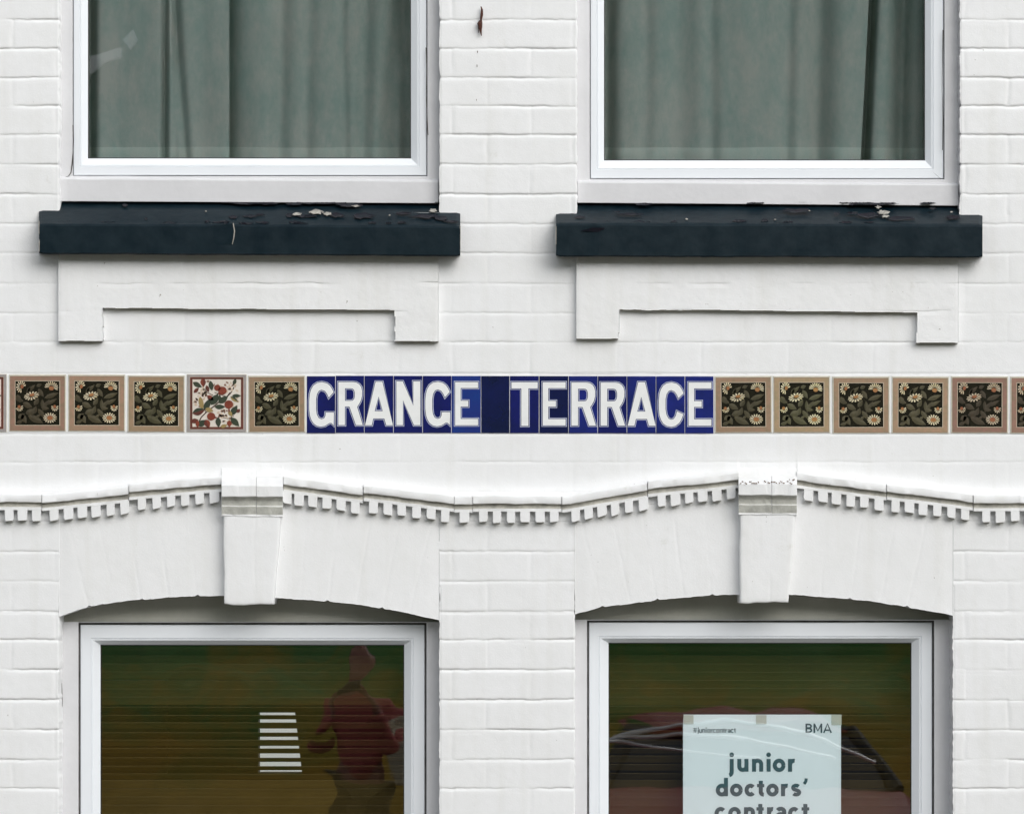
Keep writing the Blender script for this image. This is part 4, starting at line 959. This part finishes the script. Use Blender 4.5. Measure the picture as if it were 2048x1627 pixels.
b = MB(); b.loft([car_ring(7.1, .70, .30, .84, .12), car_ring(7.2, .80, .24, .96, .12), car_ring(7.6, .86, .22, 1.06, .12), car_ring(8.35, .88, .20, 1.13, .1), car_ring(9.6, .89, .20, 1.15, .1), car_ring(10.9, .88, .22, 1.15, .1), car_ring(11.2, .80, .28, 1.0, .1)], caps=True)
body = b.build('body', M_CARR, car, smooth=False, bevel=.02)
b = MB(); b.loft([[(CX - .68, -10.95, 1.12), (CX + .68, -10.95, 1.12), (CX + .74, -8.45, 1.11), (CX - .74, -8.45, 1.11)], [(CX - .56, -10.6, 1.40), (CX + .56, -10.6, 1.40), (CX + .58, -9.0, 1.42), (CX - .58, -9.0, 1.42)]], caps=True); b.build('cabin_glass', M_CARG, car)
b = MB(); b.loft([[(CX - .60, -d, 1.385), (CX - .45, -d, 1.43), (CX, -d, 1.46), (CX + .45, -d, 1.43), (CX + .60, -d, 1.385), (CX, -d, 1.40)] for d in (8.93, 9.6, 10.65)], caps=True); b.build('roof', M_CARR, car)
for sx in (-1, 1):
    b = MB(); tube(b, [(CX + sx * .76, -8.42, 1.11), (CX + sx * .68, -8.7, 1.25), (CX + sx * .585, -8.96, 1.40)], .035); b.build('pillar', M_TYRE, car)
    for d in (7.95, 10.4):
        wv = MB(); wv.loft([[(CX + sx * x, -d + r * math.cos(t), .32 + r * math.sin(t)) for t in [2 * math.pi * k / 24 for k in range(24)]] for x, r in ((.68, .30), (.72, .32), (.88, .32), (.91, .29))], caps=True); wh = wv.build('wheel', M_TYRE, car)
        wv = MB(); wv.loft([[(CX + sx * x, -d + r * math.cos(t), .32 + r * math.sin(t)) for t in [2 * math.pi * k / 24 for k in range(24)]] for x, r in ((.90, .20), (.918, .19))], caps=True); wv.build('rim', M_CHR, wh)
    b = MB(); tube(b, [(CX + sx * .80, -7.32, .68), (CX + sx * .66, -7.16, .68), (CX + sx * .5, -7.1, .66)], [.05, .085, .06]); b.build('headlight', M_LAMP, car)
    b = MB(); b.box((CX + sx * .92, -8.62, 1.12), (CX + sx * 1.06, -8.55, 1.24)); b.build('wing_mirror', M_CARR, car, bevel=.02)
def mirrored(pts, d):                                  # points of the car's nose seen by reflection
    f = (D + d) / D
    return [(WX(x) * f, -d, ZC + (WZ(y) - ZC) * f) for x, y in pts]
b = MB(); tube(b, mirrored([(1222, 1482), (1290, 1462), (1365, 1447), (1420, 1441), (1480, 1440), (1550, 1450), (1620, 1472), (1690, 1500), (1760, 1530)], 8.42), .011); b.build('windscreen_trim', M_CHR, car)
b = MB(); tube(b, mirrored([(1228, 1481), (1300, 1472), (1365, 1467), (1450, 1470), (1520, 1482), (1600, 1503), (1680, 1526)], 8.40), .009); b.build('sun_strip', M_CHR, car)
b = MB(); tube(b, mirrored([(1224, 1484), (1290, 1490), (1365, 1503), (1450, 1513), (1530, 1522)], 8.38), .008); b.build('wiper', M_CHR, car)
b = MB(); b.box((CX - .42, -7.12, .40), (CX + .42, -7.06, .56)); b.build('grille', M_TYRE, car, bevel=.02)
M_BRD = mat('white_board_paint', (.85, .85, .85), .6)
for pts, lb in (([(176, 112), (246, 92), (244, 112), (178, 140)], 'long white board added to make the glare patch in the upper left pane'), ([(248, 74), (262, 60), (272, 76), (258, 94)], 'short white board added above the long one for the same glare patch')):
    b = MB(); q = mirrored(pts, 29.2); b.loft([q, [(x, y - .06, z) for x, y, z in q]], caps=True); tag(b.build('glare_board', M_BRD), lb, 'board')  # boards added and shaped to throw a pale glare into the pane
# person in a red jacket
PX, PY = -.96, -12.2
M_SKIN = mat('skin', (.30, .13, .10), .6); M_JKT = mat('red_jacket_cloth', (.44, .095, .085), .8, var=.2, var_scale=12); M_TRS = mat('olive_trousers', (.10, .075, .02), .9); M_HAIR = mat('brown_hair', (.05, .03, .02), .7); M_BAG = mat('beige_canvas', (.42, .36, .25), .8)
pe = empty('person', (PX, PY, 0), 'person in a red jacket with both hands raised, mirrored in the lower left window', 'person')
def skin(name, joints, edges, m, root=0, sub=1):
    me = bpy.data.meshes.new(name); me.from_pydata([(PX + x, PY + y, z) for x, y, z, r in joints], edges, []); me.materials.append(m)
    o = link(name, me, pe); sk = o.modifiers.new('skin', 'SKIN'); sk.use_smooth_shade = True
    for i, j in enumerate(joints): me.skin_vertices[0].data[i].radius = (j[3], j[3]); me.skin_vertices[0].data[i].use_root = i == root
    if sub: q = o.modifiers.new('sub', 'SUBSURF'); q.levels = q.render_levels = sub
    return o
J = [(0, 0, .95, .13), (0, 0, 1.12, .12), (0, 0, 1.32, .14), (0, 0, 1.45, .08), (0, .02, 1.52, .052), (0, .03, 1.60, .085), (0, .04, 1.68, .095), (0, .02, 1.75, .06)]
E = [(i, i + 1) for i in range(7)]
for sx in (-1, 1):
    k = len(J); J += [(sx * .10, 0, .88, .095), (sx * .11, .02, .48, .065), (sx * .11, -.01, .10, .045), (sx * .12, .13, .045, .04)]; E += [(0, k), (k, k+1), (k+1, k+2), (k+2, k+3)]
    k = len(J); J += [(sx * .19, 0, 1.40, .06), (sx * .25, .10, 1.16, .047), (sx * .13, .29, 1.40, .034), (sx * .10, .31, 1.46, .034), (sx * .08, .32, 1.50, .03)]; E += [(2, k), (k, k+1), (k+1, k+2), (k+2, k+3), (k+3, k+4)]
    for f in range(4): q = len(J); J += [(sx * (.105 - .018 * f), .335, 1.515 + .004 * f, .010), (sx * (.09 - .018 * f), .36, 1.545 - .006 * abs(f - 1), .009), (sx * (.07 - .018 * f), .375, 1.54, .008)]; E += [(k+4, q), (q, q+1), (q+1, q+2)]
    q = len(J); J += [(sx * .065, .315, 1.48, .012), (sx * .04, .33, 1.50, .010)]; E += [(k+3, q), (q, q+1)]
skin('body', J, E, M_SKIN)
JJ = [(0, 0, .90, .165), (0, 0, 1.10, .155), (0, 0, 1.32, .165), (0, 0, 1.43, .10)]; EE = [(0, 1), (1, 2), (2, 3)]
for sx in (-1, 1):
    k = len(JJ); JJ += [(sx * .19, 0, 1.40, .08), (sx * .25, .10, 1.16, .066), (sx * .14, .27, 1.37, .050)]; EE += [(2, k), (k, k+1), (k+1, k+2)]
skin('jacket', JJ, EE, M_JKT)
TT = [(0, 0, .93, .145)]; TE = []
for sx in (-1, 1): k = len(TT); TT += [(sx * .10, 0, .84, .11), (sx * .11, .02, .48, .08), (sx * .11, 0, .12, .065)]; TE += [(0, k), (k, k+1), (k+1, k+2)]
skin('trousers', TT, TE, M_TRS)
skin('hair', [(0, -.03, 1.58, .08), (0, -.02, 1.68, .103), (0, .0, 1.755, .07)], [(0, 1), (1, 2)], M_HAIR)
b = MB(); b.box((PX - .07, PY + .30, 1.50), (PX + .07, PY + .40, 1.59)); tube(b, [(PX, PY + .40, 1.545), (PX, PY + .50, 1.545)], .036, n=16); o = b.build('camera_body', M_TYRE, bevel=.006); o.name = 'held_camera'; tag(o, 'black camera held up by the person in the red jacket', 'camera')
b = MB(); b.box((PX + .20, PY - .06, .92), (PX + .34, PY + .18, 1.30)); o = b.build('shoulder_bag', M_BAG, bevel=.03); tag(o, 'beige canvas bag at the side of the person in the red jacket', 'bag')
